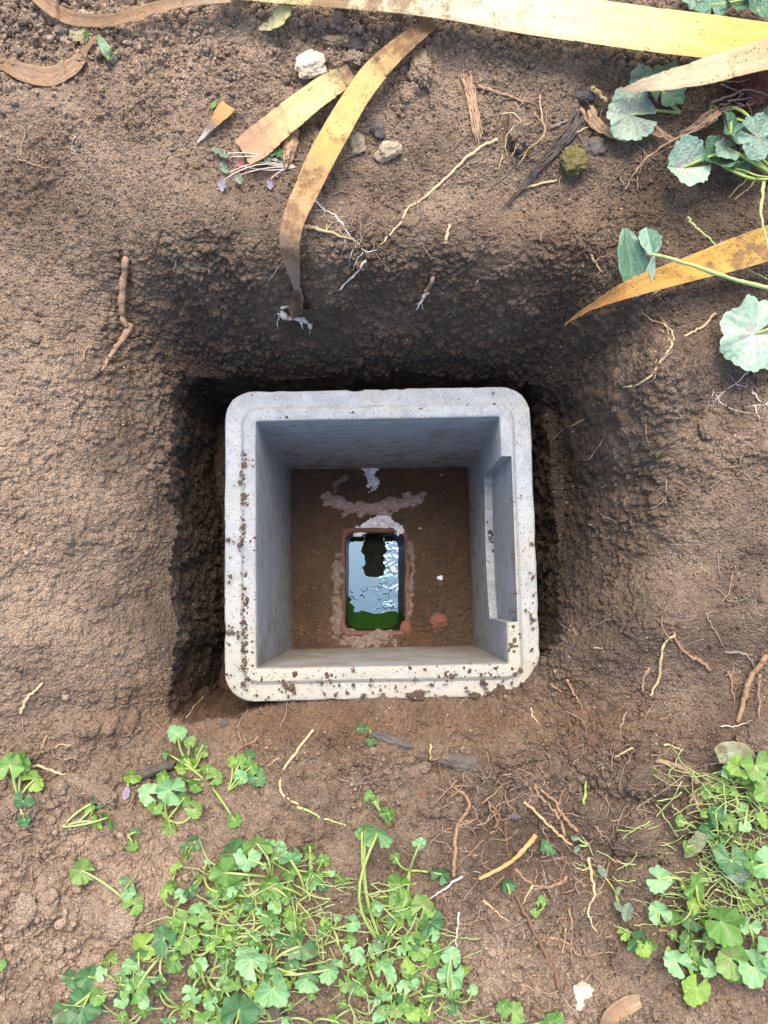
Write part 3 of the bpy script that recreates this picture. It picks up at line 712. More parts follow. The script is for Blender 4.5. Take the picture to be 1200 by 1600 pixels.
def clod(name, px, py, size, mat, label, cat, sc=(1, 1, .7), k=0, sink=.25, rot=0.):
    g = G(px, py); r = size * mpp(g.z) / 2
    v, f = ICO3[k % len(ICO3)]
    soft = mat in ('soil', 'moss', 'fibre', 'dark_root'); w1, w2, wi = worley(v[:, 0] + k * 5, v[:, 1], v[:, 2], max(2.2, size / 16.), k)
    v = v * np.array(sc) * (1 + .14 * fbm(v[:, 0] + k, v[:, 1], v[:, 2], 4.5, 3, k) * (1.3 if soft else .7) + (.08 if soft else .02) * fbm(v[:, 0], v[:, 1] + k, v[:, 2], 9, 2, k + 3) + (np.minimum(1, (w2 - w1) * 2.2) ** .6 * (.3 + wi) * .24 * min(1, 34. / size) - .1) * soft)[:, None]
    c, s = math.cos(rot), math.sin(rot); v = np.column_stack([v[:, 0] * c - v[:, 1] * s, v[:, 0] * s + v[:, 1] * c, v[:, 2]]) * r
    att = dict(dry=np.full(len(v), dry[np.clip(np.searchsorted(gx, g.x), 1, len(gx) - 2), np.clip(np.searchsorted(gy, g.y), 1, len(gy) - 2)]), orange=np.zeros(len(v)), tone=np.zeros(len(v)))
    o = obj(name, mesh_data(name, v, f, M[mat], True, att), loc=(g.x, g.y, g.z + r * (sc[2] - sink)))
    return tag(o, label, cat)

clod('stone', 487, 108, 50, 'stone_white', 'white chalky stone above the broad yellow leaf piece', 'stone', (1, 1.05, .7), 1)
clod('soil_clod', 655, 112, 52, 'soil', 'largest round soil clod right of the bent yellow leaf', 'soil clod', (1, .95, .6), 2)
clod('soil_clod', 525, 70, 34, 'soil', 'brown clod just above and right of the white stone', 'soil clod', (1, 1, .7), 3)
clod('stone', 556, 72, 30, 'stone_grey', 'dark glossy stone near the top between white stone and bent leaf', 'stone', (.9, 1, .6), 4)
clod('soil_clod', 552, 98, 34, 'soil', 'crumbly clod lying on the top end of the broad yellow leaf piece', 'soil clod', (1.1, .9, .7), 5, .1)
clod('soil_clod', 345, 165, 22, 'soil', 'small clod at the wide end of the cut leaf tip', 'soil clod', (1.1, .9, .6), 6)
clod('soil_clod', 635, 150, 30, 'soil', 'clod under the largest round clod', 'soil clod', (1, 1, .6), 7)
clod('soil_clod', 760, 60, 28, 'soil', 'clod tucked beneath the long yellow leaf', 'soil clod', (1, 1, .6), 8)
clod('stone', 592, 205, 34, 'stone_grey', 'grey stone at the edge of the dark hollow right of the bent leaf', 'stone', (1, .8, .7), 9)
clod('stone', 605, 240, 52, 'stone_pale', 'olive weathered flat stone in the hollow right of the bent leaf', 'stone', (1, .62, .5), 0, .3, .4)
clod('stone', 560, 228, 34, 'stone_pale', 'pitted yellowish stone beside the bent yellow leaf', 'stone', (.7, 1.2, .6), 1, .2)
clod('soil_clod', 453, 232, 44, 'fibre', 'orange fibrous lump between the two yellow leaves', 'clump', (.75, 1.25, .5), 2, .3, -.3)
clod('stone', 910, 155, 34, 'stone_grey', 'dark grey round stone at the top of the rotten stem', 'stone', (1, 1, .7), 3)
clod('stone', 928, 232, 34, 'stone_grey', 'dark grey stone in the hollow beside the mossy lump', 'stone', (1, 1, .6), 4)
clod('moss_lump', 893, 258, 62, 'moss', 'yellow green mossy lump below the rotten stem', 'moss', (.8, 1., .6), 5, .2, .5)
clod('root_clump', 808, 212, 52, 'soil', 'root ball of soil wrapped in pale rootlets near the top', 'root ball', (.85, 1.15, .8), 6, .1)
clod('root_clump', 1168, 142, 108, 'dark_root', 'dark reddish root mass under the pale leaf at the top right corner', 'root mass', (1, .72, .35), 7, .1)
clod('clay_chip', 685, 971, 1, 'stone_red', 'x', 'x')
bpy.data.objects.remove(bpy.data.objects['clay_chip'])
def floor_chip(px, py, size, mat, label, cat, name, k, sc=(1, 1, .5)):
    x, y = P(px, py, FZ + .006); z = zfloor(x, y); r = size * mpp(z) / 2
    v, f = ICO3[k]; v = v * np.array(sc) * r
    tag(obj(name, mesh_data(name, v, f, M[mat], True), loc=(x, y, z + r * .1)), label, cat)
floor_chip(685, 970, 27, 'stone_red', 'red clay chip on the silt in the corner of the chamber floor', 'clay chip', 'clay_chip', 1)
floor_chip(633, 982, 20, 'stone_red', 'red clay chip touching the lower right corner of the pipe opening', 'clay chip', 'clay_chip', 2, (1.3, .8, .5))
floor_chip(690, 742, 5, 'stone_white', 'tiny white stone near the far inner wall of the chamber', 'stone', 'pebble', 3)
floor_chip(688, 903, 8, 'mortar_white', 'bluish white chip on the silt right of the opening', 'stone', 'pebble', 4)
floor_chip(656, 826, 5, 'stone_white', 'tiny pale stone right of the upper corner of the opening', 'stone', 'pebble', 5)
clod('stone', 910, 1545, 36, 'stone_white', 'upper of two white stones near the bottom edge', 'stone', (1, .55, .5), 6, .2, .1)
clod('stone', 905, 1562, 32, 'stone_white', 'lower of two white stones near the bottom edge', 'stone', (1, .65, .5), 7, .2, -.4)
clod('stone', 662, 1242, 14, 'stone_red', 'small orange pebble on the bank below the chamber', 'stone', (1, 1, .6), 8)
clod('stone', 962, 1346, 14, 'stone_red', 'small pinkish pebble among the dead stems at the right', 'stone', (1, 1, .7), 9)
clod('stone', 803, 1274, 18, 'stone_grey', 'small dark blue grey pebble in the root tangle', 'stone', (1.2, .7, .6), 0)
clod('stone', 1018, 1233, 8, 'stone_pale', 'tiny cream pebble in the dark hollow at the right', 'stone', (1, 1, .7), 1)
clod('wood_chunk', 432, 1582, 56, 'bark', 'dark wet wood chunk under the leaves at the bottom edge', 'wood', (.55, 1., .5), 2, .2, .1)
clod('wood_chunk', 235, 1205, 60, 'bark', 'dark buried wood knob left of the small ivy sprigs', 'wood', (1.2, .5, .5), 3, .2, .3)
clod('soil_clod', 720, 1190, 52, 'bark', 'black peaty lump on the bank below the chamber', 'soil clod', (1.3, .5, .35), 4, .2, -.2)
clod('wood_chunk', 610, 1155, 56, 'stone_grey', 'dark flat stone pressed in the bank under the chamber', 'stone', (1.3, .35, .4), 5, .3, -.35)
clod('stone', 351, 1130, 16, 'stone_grey', 'small dark stone at the lower left of the chamber', 'stone', (1.2, .7, .6), 6)
for k, (px, py, s_, lab) in enumerate([(1180, 1150, 74, 'big soil lump above the green clump at the right edge'), (1000, 1215, 50, 'knobbly soil lump beside the dark hollow at the right'), (1000, 1310, 80, 'crumbly soil lump left of the right hand green clump'),
        (150, 1235, 74, 'round soil lump with a thin root over it at the left'), (985, 1500, 60, 'rooty soil lump near the bottom right clump'), (40, 1420, 60, 'flat smooth soil lump at the lower left edge'),
        (190, 1440, 60, 'cracked soil lump left of the green mat'), (1105, 668, 46, 'dark crumbly clod on the right hand slope'), (1010, 760, 24, 'small clod on the right hand slope'),
        (170, 1530, 60, 'soil lump showing between leaves at the lower left'), (585, 1370, 50, 'bare soil lump inside the green mat'), (660, 1200, 26, 'pebbly clod on the bank below the chamber')]):
    clod('soil_clod', px, py, s_, 'soil', lab, 'soil clod', (1, .8, .32), k, .12, k * .9)

def rim_soil(px, py, size, label, k, sc=(1, .7, .5), rot=0.):
    x, y = P(px, py, .0); o = clod('soil_clod', px, py, size, 'soil', label, 'soil clod', sc, k, 0, rot); o.location = (x, y, -.001)
rim_soil(838, 1058, 46, 'soil heaped against the lower right corner of the rim', 2, (.7, 1, .55), -.5)
rim_soil(815, 1076, 34, 'soil lump just below the lower right corner of the rim', 3, (1.2, .6, .5), .5)
rim_soil(652, 1087, 22, 'small soil lump over the middle of the lower rim edge', 4)
rim_soil(742, 1087, 18, 'small soil lump over the right half of the lower rim edge', 5)
rim_soil(785, 1084, 18, 'small soil lump on the lower rim edge near the right corner', 6)
# ------------------------------------------------------------------ roots, sticks and stems
def catmull(pts, n=6):
    p = np.array(pts, float); p = np.vstack([2 * p[0] - p[1], p, 2 * p[-1] - p[-2]]); out = []
    for i in range(1, len(p) - 2):
        for t in np.linspace(0, 1, n, endpoint=False):
            a, b, c, d = p[i - 1], p[i], p[i + 1], p[i + 2]
            out.append(.5 * ((2 * b) + (-a + c) * t + (2 * a - 5 * b + 4 * c - d) * t * t + (-a + 3 * b - 3 * c + d) * t ** 3))
    out.append(p[-2]); return np.array(out)

def tube_np(C, r, sides=6):
    C = np.asarray(C, float); n = len(C); T = np.gradient(C, axis=0); T /= np.linalg.norm(T, axis=1)[:, None] + 1e-12
    up = np.array([0, 0, 1.]) if abs(T[0][2]) < .9 else np.array([1., 0, 0])
    Vv = []
    A = np.cross(T[0], up); A /= np.linalg.norm(A)
    for i in range(n):
        A = A - T[i] * A.dot(T[i]); A /= np.linalg.norm(A) + 1e-12; B = np.cross(T[i], A)
        a = np.arange(sides) / sides * 2 * math.pi
        Vv.append(C[i] + r[i] * (np.cos(a)[:, None] * A + np.sin(a)[:, None] * B))
    V = np.concatenate(Vv); F = grid_faces(n, sides, True)
    V = np.vstack([V, C[0] - T[0] * r[0] * .5, C[-1] + T[-1] * r[-1]]); m = len(V)
    j = np.arange(sides); cap1 = np.stack([(j + 1) % sides, j, np.full(sides, m - 2), np.full(sides, m - 2)], -1); o = (n - 1) * sides
    F3 = np.concatenate([np.stack([F[:, 0], F[:, 1], F[:, 2]], -1), np.stack([F[:, 0], F[:, 2], F[:, 3]], -1), cap1[:, :3], np.stack([o + j, o + (j + 1) % sides, np.full(sides, m - 1)], -1)])
    return V, F3

def ground_line(pts, w, h=None, wig=1.2, taper=(1, .45), n=6, lift=0., bumpy=.15):
    """points in photo pixels laid along the ground -> centre line and radii in metres"""
    c = catmull(pts, n); L = len(c); ph = rnd.random() * 99
    s = np.arange(L) * .7 + ph; zz = np.zeros(L)
    wx = vnoise(s, zz, zz, 3) * wig + vnoise(s * 2.7, zz, zz, 4) * wig * .5; wy = vnoise(s, zz + 9, zz, 5) * wig + vnoise(s * 2.7, zz + 4, zz, 4) * wig * .5
    g = [G(a + u, b + v) for (a, b), u, v in zip(c[:, :2], wx, wy)]
    z = np.array([q.z for q in g]); zp = np.pad(z, 2, mode='edge'); zs = np.array([max(zp[i:i + 5].mean(), zp[i:i + 5].max() - .0015) for i in range(L)])
    rad = np.linspace(taper[0], taper[1], L) * w / 2 * np.array([mpp(q) for q in z]); rad *= .76 * (1 + bumpy * vnoise(s * 3, zz, zz, 8) + bumpy * .8 * vnoise(s * 9, zz, zz, 9))
    hh = np.full(L, lift) if h is None else np.interp(np.linspace(0, 1, L), np.linspace(0, 1, len(h)), h)
    out = []
    for k in range(L):
        zt = zs[k] + rad[k] * .55 + .0009 + hh[k]; x, y = P(c[k, 0] + wx[k], c[k, 1] + wy[k], zt); out.append((x, y, zt))
    return np.array(out), rad

def join(parts):
    Vs, Fs = [], []; o = 0
    for v, f in parts: Vs.append(v); Fs.append(f + o); o += len(v)
    return np.concatenate(Vs), np.concatenate(Fs)

def root(label, pts, w, mat='root_pale', branches=(), cat='root', name='root', h=None, wig=1.4, taper=(1, .4), group=None, lift=0., hair=0):
    parts = []
    if mat in ('fibre', 'bark'):
        for q in range(9):
            o_ = (q - 4) / 4 * w * .42; pp = np.array(pts, float); tg = np.gradient(pp, axis=0); tg /= np.linalg.norm(tg, axis=1)[:, None]
            t0 = rnd.uniform(0, .25) if q % 2 else 0.; pp = pp + np.column_stack([-tg[:, 1], tg[:, 0]]) * o_ * np.linspace(taper[0], taper[1], len(pp))[:, None]
            pp[0] += tg[0] * rnd.uniform(-6, 8); pp[-1] += tg[-1] * rnd.uniform(-10, 8)
            parts.append(tube_np(*ground_line([tuple(v) for v in pp], w * rnd.uniform(.16, .34), h, wig, taper, lift=lift + rnd.uniform(0, .0015))))
    else:
        C, r = ground_line(pts, w, h, wig, taper, lift=lift); parts.append(tube_np(C, r, 8))
    for bp, bw in branches: parts.append(tube_np(*ground_line(bp, bw, None, wig, (1, .35), lift=lift)))
    for _ in range(hair):
        i = rnd.randrange(len(pts)); a = rnd.random() * 6.28; L = rnd.uniform(8, 26); q = pts[i]
        hp = [q, (q[0] + math.cos(a) * L * .5, q[1] + math.sin(a) * L * .5), (q[0] + math.cos(a + rnd.uniform(-.7, .7)) * L, q[1] + math.sin(a + rnd.uniform(-.7, .7)) * L)]
        parts.append(tube_np(*ground_line(hp, max(.9, w * .28), None, 1.5, (1, .5), n=4), sides=4))
    V, F = join(parts); c0 = V.mean(0)
    o = obj(name, mesh_data(name, V - c0, F, M[mat]), loc=tuple(c0)); return tag(o, label, cat, group)

root('long pale root running down from the root ball to the top edge of the hole', [(777, 219), (757, 226), (735, 243), (708, 268), (680, 295), (655, 315), (636, 328), (622, 352), (604, 372), (597, 382)], 8, 'root_pale', taper=(1, .5))
root('pale root pointing left from under the mossy lump', [(870, 281), (845, 287), (822, 294), (805, 300)], 6.5, 'root_pale', taper=(.8, 1))
root('thick tan root standing out of the upper left slope', [(197, 402), (194, 430), (190, 462), (191, 492), (196, 508)], 15, 'root_tan', taper=(1.1, .8), lift=.003)
root('broken tan root end below the thick root on the left slope', [(204, 507), (196, 522), (182, 542), (168, 562), (160, 578)], 15, 'root_tan', taper=(1, .5))
root('short curled root left of the broken root end', [(131, 562), (133, 548), (143, 541), (152, 545), (154, 536)], 5, 'root_tan', [([(143, 541), (138, 556), (146, 566)], 2.5)])
root('short upright root on the slope right of the thick root', [(277, 400), (275, 420), (273, 432), (278, 443)], 5, 'root_grey')
root('short white-ended root stub on the far wall of the hole', [(680, 428), (672, 446), (665, 456)], 9, 'root_tan', taper=(1, .9), lift=.003)
root('frayed white root tip on the far wall below its brown stub', [(668, 455), (660, 468), (650, 484)], 9, 'root_white', [([(658, 470), (648, 478)], 3), ([(658, 472), (662, 484)], 3)], taper=(1, .4), lift=.003)
root('thin root hook on the far wall right of the frayed stub', [(748, 436), (742, 452), (738, 470)], 5, 'root_grey')
root('small pale root stub above the frayed stub', [(703, 352), (699, 366), (697, 380)], 8, 'root_pale', taper=(.7, 1))
root('tiny root stub at the right of the far wall', [(845, 364), (845, 382)], 4, 'root_grey')
root('yellow knotted root on the right corner of the hole', [(919, 392), (930, 410), (938, 422), (947, 432)], 6, 'root_pale', hair=4)
root('branched purple white rootlets hanging over the far edge', [(490, 312), (508, 328), (525, 338), (537, 352), (545, 366), (560, 382), (575, 396)], 4, 'root_white',
     [([(575, 396), (590, 400), (600, 410), (608, 424)], 3), ([(560, 380), (548, 400), (546, 420)], 2.5), ([(575, 396), (570, 412), (578, 424)], 2.5), ([(540, 372), (534, 390), (538, 412)], 2.2), ([(572, 394), (588, 392), (606, 398)], 2.5), ([(568, 392), (556, 410), (548, 426)], 2.5)], hair=26)
root('light tan root with a blunt end under the purple rootlets', [(574, 402), (562, 422), (545, 438), (532, 452)], 6, 'root_white', taper=(1, .7))
root('crusty yellow root crossing above the purple rootlets', [(476, 354), (490, 356), (510, 362), (530, 368), (552, 374)], 9, 'root_pale', hair=8)
root('branching yellow root on the right hand slope below the orange leaf', [(1045, 528), (1050, 540), (1030, 568), (1020, 584), (1000, 600), (990, 603), (973, 605)], 6.5, 'root_pale',
     [([(1050, 540), (1052, 524), (1040, 508), (1020, 500), (996, 482)], 4.5), ([(1040, 520), (1030, 514), (1018, 520)], 3), ([(1028, 552), (1016, 545), (1004, 548)], 2.5), ([(1036, 534), (1044, 520), (1034, 496), (1022, 492)], 2.4), ([(1028, 560), (1024, 566), (1012, 560)], 2.5)], taper=(.9, .6), hair=8)
root('straight pale root joining from the right of the branching root', [(1066, 526), (1082, 520), (1100, 508), (1118, 490)], 5.5, 'root_pale', taper=(.8, 1))
root('short parallel root below the branching yellow root', [(1050, 551), (1038, 560), (1026, 574), (1022, 590), (1012, 598)], 5, 'root_grey', taper=(1, .7))
root('fine white rootlets on the right hand slope', [(1174, 576), (1160, 590), (1150, 600), (1130, 612), (1118, 626), (1112, 634)], 3, 'root_white', [([(1150, 600), (1166, 604), (1168, 590)], 2), ([(1118, 618), (1130, 632), (1150, 640), (1172, 646)], 2.4), ([(1115, 610), (1112, 630)], 2)], hair=14)
root('white forked rootlet at the right edge', [(1176, 612), (1184, 622), (1192, 632), (1210, 628)], 4, 'root_white', [([(1192, 632), (1178, 634), (1168, 636)], 3), ([(1180, 634), (1184, 648), (1188, 656)], 3), ([(1196, 630), (1206, 640)], 2.5)], hair=6)
root('thin pale twig beside the tip of the orange leaf', [(1036, 447), (1024, 458), (1018, 464)], 5, 'straw', name='twig', cat='twig')
root('white root loop on the mound right of the chamber', [(1056, 992), (1042, 1002), (1034, 1020), (1032, 1048), (1026, 1066), (1016, 1088)], 5.5, 'root_pale', taper=(.9, 1), lift=.002)
root('wavy orange root on the mound right of the chamber', [(1052, 986), (1056, 1000), (1068, 1018), (1084, 1028), (1096, 1034), (1108, 1046)], 8, 'root_orange', taper=(.7, 1.1))
root('dull curved root lying right of the orange one', [(1134, 1020), (1150, 1020), (1164, 1022), (1172, 1030), (1178, 1042)], 6, 'root_grey', taper=(1, .7))
root('short tan root between two curved roots at the right', [(1137, 1050), (1144, 1062), (1144, 1078), (1149, 1094)], 6, 'root_orange', [([(1146, 1068), (1154, 1060)], 2.5)])
root('thick orange root rising to the right edge', [(1198, 1024), (1186, 1042), (1172, 1062), (1166, 1082), (1160, 1104), (1154, 1128)], 11, 'root_orange', taper=(1.1, .8), h=[.006, .008, .002])
root('thin upright orange root at the right edge', [(1187, 1055), (1186, 1080), (1187, 1108), (1188, 1134)], 6, 'root_orange', h=[.008, .006, 0])
root('pale thread root across the foot of the thick orange root', [(1126, 1134), (1150, 1134), (1166, 1130), (1184, 1124)], 3, 'root_white')
root('stub root sticking out near the right corner of the chamber', [(890, 978), (896, 986), (902, 994)], 5, 'root_orange', lift=.004, h=[.006, 0])
root('faint root in the dark gap right of the chamber', [(879, 962), (876, 974), (872, 984)], 4, 'root_grey')
root('upper of three orange stubs beside the lower right corner', [(866, 1047), (870, 1055), (874, 1063)], 5, 'root_tan', h=[.004, 0])
root('lowest left of three orange stubs beside the lower right corner', [(861, 1070), (868, 1075), (877, 1080)], 6, 'root_orange', h=[.004, 0])
root('longest of three orange stubs beside the lower right corner', [(886, 1061), (893, 1076), (902, 1092), (911, 1107)], 6.5, 'root_orange', h=[.004, 0])
root('white thread root above the three orange stubs', [(887, 1020), (889, 1030), (884, 1040)], 2.6, 'root_white')
root('small pale stub on the mound above the stubs', [(928, 1013), (942, 1012)], 3.5, 'root_pale')
root('dull short root left of the white root loop', [(1014, 1044), (1006, 1062), (1003, 1078)], 8, 'root_tan', taper=(1, .8))
root('thin root hanging on the slope below the mound', [(979, 1112), (972, 1130), (969, 1146), (974, 1164)], 5, 'root_grey')
root('pale slanting root below the mound', [(991, 1168), (976, 1175), (961, 1184)], 4.5, 'root_pale')
root('pale broken thread root left of the right hand clump', [(1038, 1164), (1052, 1166), (1064, 1172)], 4.5, 'root_pale')
root('flat tan root over the dark hollow at the right', [(1024, 1190), (1044, 1192), (1062, 1198), (1078, 1208), (1090, 1224)], 12, 'root_tan', taper=(.8, 1))
root('long grey twig slanting into the dark hollow at the right', [(996, 1262), (1014, 1250), (1036, 1236), (1056, 1222), (1071, 1210)], 5, 'root_grey', name='twig', cat='twig', h=[0, .004, .006])
root('broken bark piece beside the right hand clump', [(1122, 1215), (1108, 1228), (1096, 1240), (1088, 1252)], 26, 'fibre', name='bark_piece', cat='bark', taper=(.6, 1), wig=2.5)
root('thin pale root on the left edge of the slope', [(68, 1068), (54, 1078), (42, 1092), (32, 1114)], 6.5, 'root_pale', taper=(.8, 1), lift=.002)
root('white hooked root in the gap at the lower left corner', [(318, 1082), (316, 1092), (304, 1104), (288, 1124)], 3.5, 'root_pale', lift=.003)
root('white stub at the lip of the gap left of the chamber', [(304, 1107), (296, 1113)], 3, 'root_white')
root('long bent root on the bank below the chamber', [(490, 1140), (476, 1158), (460, 1178), (444, 1202), (438, 1222), (441, 1240), (452, 1250), (466, 1257)], 6, 'root_pale', taper=(.9, .9), lift=.001)
root('green white stem following on from the long bent root', [(466, 1262), (482, 1268), (500, 1277), (522, 1284), (540, 1290)], 6, 'stem_pale', name='stem', cat='stem')
root('thin orange root arching over the small ivy leaves', [(411, 1145), (396, 1158), (376, 1168), (366, 1180), (362, 1188)], 4, 'root_orange', h=[0, .006, .006])
root('short pale straw on the bank right of the small sprigs', [(413, 1170), (432, 1169)], 4, 'straw', name='straw', cat='straw')
root('thin straw slanting down from the bank', [(441, 1180), (428, 1190), (412, 1200)], 3.5, 'straw', name='straw', cat='straw')
root('forked pale root at the left above the round lump', [(73, 1148), (66, 1168), (58, 1182), (52, 1194)], 5, 'root_tan', [([(70, 1156), (62, 1162)], 3)])
root('root arching over the round lump at the left', [(50, 1198), (66, 1198), (84, 1206), (104, 1210)], 6, 'root_pale', taper=(.9, .8))
root('small hooked root above the hollow at the left', [(87, 1172), (90, 1165), (100, 1164), (112, 1165)], 4, 'root_pale')
root('dark root loop beside the round lump at the left', [(100, 1187), (112, 1184), (124, 1188)], 4.5, 'root_tan', lift=.004)
root('orange root descending through the middle of the lower bank', [(712, 1232), (728, 1244), (734, 1256), (730, 1268), (720, 1282), (714, 1296), (711, 1320), (710, 1350), (708, 1368)], 9, 'root_orange', [([(714, 1294), (728, 1286), (748, 1278)], 6), ([(712, 1232), (704, 1220), (698, 1214)], 4)], taper=(.7, .9))
root('thin orange root crossing the top of the descending root', [(712, 1228), (730, 1228), (752, 1228), (770, 1228)], 4, 'root_orange')
root('upper brown root curving through the tangle', [(836, 1226), (850, 1238), (868, 1254), (876, 1270), (890, 1286), (902, 1298)], 7.5, 'root_orange', taper=(.6, 1))
root('lower brown root curving through the tangle', [(836, 1226), (842, 1242), (858, 1258), (870, 1272), (878, 1288), (882, 1306)], 6.5, 'root_tan', taper=(.6, 1))
root('cream stem slanting across the tangle', [(820, 1254), (838, 1270), (858, 1290), (874, 1304), (892, 1321)], 6, 'straw', name='stem', cat='stem', taper=(1, .8), lift=.004)
root('yellow peeled stick lying on the tangle', [(837, 1306), (820, 1326), (802, 1344), (776, 1360), (750, 1373)], 11, 'stick', name='stick', cat='stick', taper=(.9, .6), wig=.8, lift=.006)
root('curved orange root below the peeled stick', [(806, 1358), (820, 1374), (838, 1384), (858, 1386), (876, 1380), (886, 1370)], 6.5, 'root_orange', taper=(.9, .9))
root('long brown stem running to the bottom edge', [(806, 1400), (822, 1430), (838, 1462), (852, 1490), (868, 1520), (874, 1545)], 8.5, 'root_brown', name='stem', cat='stem', taper=(.8, 1), lift=.003)
root('pale continuation of the long brown stem at the bottom edge', [(876, 1552), (890, 1572), (902, 1590), (912, 1606)], 6, 'root_grey', name='stem', cat='stem')
root('white thin stem lying beside the ivy mat', [(721, 1370), (704, 1382), (688, 1394), (672, 1404)], 5, 'root_white', name='stem', cat='stem', lift=.004)
root('upright white stem at the right edge of the ivy mat', [(718, 1425), (715, 1450), (713, 1470), (713, 1484)], 5, 'root_white', name='stem', cat='stem', lift=.003)
root('short cream root below the peeled stick', [(755, 1406), (768, 1418), (782, 1430), (798, 1441)], 4.5, 'root_pale')
root('short straight straw below the curved orange root', [(832, 1384), (824, 1398), (818, 1410)], 4.5, 'straw', name='straw', cat='straw')
root('upright tangled root in the dark hollow', [(790, 1284), (790, 1300), (792, 1320), (796, 1342)], 5.5, 'root_brown')
root('dark root loop at the top of the tangle', [(760, 1250), (776, 1268), (780, 1280), (772, 1296)], 9, 'root_brown', taper=(.6, .8))
root('pale forked root climbing the right of the tangle', [(920, 1340), (924, 1362), (928, 1386), (930, 1400), (920, 1418), (922, 1438), (932, 1456)], 7, 'root_pale', [([(924, 1356), (908, 1358), (894, 1352)], 4), ([(930, 1400), (940, 1394)], 4)], hair=8)
root('brown vertical stem through the right of the tangle', [(886, 1338), (880, 1360), (874, 1380), (868, 1396)], 5, 'root_brown', name='stem', cat='stem')
root('thin brown root crossing below the pale forked root', [(890, 1420), (894, 1450), (892, 1480), (896, 1508)], 6, 'root_tan')
root('thin straight straw in the middle of the tangle', [(884, 1450), (882, 1472), (878, 1494)], 4.5, 'straw', name='straw', cat='straw')
root('branched tan root by the lower right soil lump', [(858, 1464), (874, 1468), (890, 1476), (904, 1492), (920, 1494), (944, 1488), (968, 1490)], 5, 'root_tan', hair=14)
root('tan root curling into the right hand clump', [(1028, 1432), (1026, 1450), (1040, 1454), (1056, 1462), (1070, 1468), (1092, 1470)], 5.5, 'root_tan', [([(1070, 1468), (1072, 1486)], 5), ([(1092, 1470), (1100, 1480)], 4)], hair=10)
root('matted tan roots at the foot of the long brown stem', [(800, 1532), (820, 1540), (838, 1548), (856, 1552), (872, 1548)], 5, 'root_tan', [([(824, 1522), (836, 1536), (844, 1548)], 4), ([(800, 1554), (822, 1548)], 3.5)], hair=16)
root('green grass blade standing in the dark hollow', [(915, 1222), (914, 1240), (912, 1256)], 6.5, 'stem', name='grass_blade', cat='grass blade', taper=(.7, 1), lift=.004)
root('pale wire like root by the upper edge of the root ball', [(842, 150), (846, 172), (848, 188), (852, 206), (840, 222), (826, 232), (812, 246)], 3.5, 'root_pale', [([(834, 176), (846, 190)], 2.5), ([(826, 232), (816, 248), (808, 260)], 3), ([(786, 240), (780, 262)], 3)], lift=.010, hair=6)
root('rootlets wrapped round the root ball', [(784, 178), (800, 176), (812, 186), (820, 204), (812, 222), (800, 244)], 3.2, 'root_pale', [([(806, 160), (812, 176)], 3), ([(822, 196), (834, 190)], 3), ([(800, 200), (790, 220), (792, 244)], 3)], lift=.015, hair=16)
root('upright fibrous bark strip above the long pale root', [(728, 116), (736, 150), (742, 184), (748, 218)], 18, 'fibre', name='bark_strip', cat='bark', taper=(1, .8), wig=1.5, lift=.001)
root('short brown bark fibre left of the upright bark strip', [(716, 130), (724, 150)], 9, 'fibre', name='bark_strip', cat='bark')
root('buried brown stem crossing near the top of the root ball', [(748, 134), (776, 144), (804, 154), (826, 160)], 9, 'root_tan', name='stem', cat='stem')
root('grey rotten stem slanting left from the dark stone', [(905, 178), (890, 205), (868, 232), (846, 256), (826, 280), (806, 304), (786, 325)], 20, 'bark', name='rotten_stem', cat='stem', taper=(1.3, .15), wig=1.5, lift=.002)
root('pale rootlet across the upper end of the rotten stem', [(862, 200), (876, 194), (892, 188)], 9, 'root_grey')
root('short light twig by the upper end of the rotten stem', [(902, 208), (912, 202), (920, 198)], 3.5, 'root_pale', name='twig', cat='twig', lift=.01)
root('long forked dry stalk under the coral bells leaves', [(1066, 212), (1040, 226), (1012, 246), (992, 270), (976, 298)], 6, 'root_tan', [([(1066, 222), (1036, 236), (1010, 252)], 4)], name='dry_stalk', cat='stalk', taper=(1, .5), h=[.02, .012, .004])
root('dry flat stalk behind the silver coral bells leaf', [(1120, 176), (1094, 194), (1064, 210)], 22, 'fibre', name='dry_stalk', cat='stalk', h=[.016, .01])
root('curled dry leaf base under the silver coral bells leaf', [(1012, 196), (1032, 208), (1052, 218)], 18, 'fibre', name='dry_husk', cat='husk', h=[.01, .012])
root('wide dry husk left of the silver coral bells leaf', [(918, 172), (930, 192), (950, 206), (972, 216)], 26, 'fibre', name='dry_husk', cat='husk', h=[.006, .008])
root('narrow dry husk above the wide dry husk', [(926, 138), (938, 148), (948, 158)], 13, 'straw', name='dry_husk', cat='husk', h=[.008, .008])
root('upper dry straw right of the coral bells leaf', [(1168, 280), (1150, 296), (1138, 308)], 4, 'straw', name='straw', cat='straw', h=[.01, .004])
root('lower dry straw right of the coral bells leaf', [(1186, 276), (1168, 296), (1148, 312)], 4, 'straw', name='straw', cat='straw', h=[.01, .004])
root('pale stalk bent behind the orange leaf', [(1075, 340), (1082, 350), (1100, 366), (1118, 382), (1160, 414), (1200, 436)], 6, 'stem_pale', name='stalk', cat='stalk', h=[.02, .02, .03])
root('dark twig in the soil at the upper left', [(30, 250), (52, 256), (72, 262), (92, 262)], 4, 'root_tan', name='twig', cat='twig')
root('thin upright twig at the upper left edge', [(40, 206), (34, 230), (28, 254)], 5, 'root_tan', name='twig', cat='twig')
root('little white root tuft at the upper left', [(118, 212), (112, 226), (116, 238)], 3, 'root_white', hair=6)
root('fine reddish root on the slope above the chamber corner', [(352, 565), (350, 580), (354, 590)], 2, 'root_grey')
root('white hair root on the far wall at the left', [(390, 552), (380, 560), (377, 573)], 2.5, 'root_white')
root('curved white hair root on the left slope', [(228, 742), (232, 748), (240, 753)], 3, 'root_white')
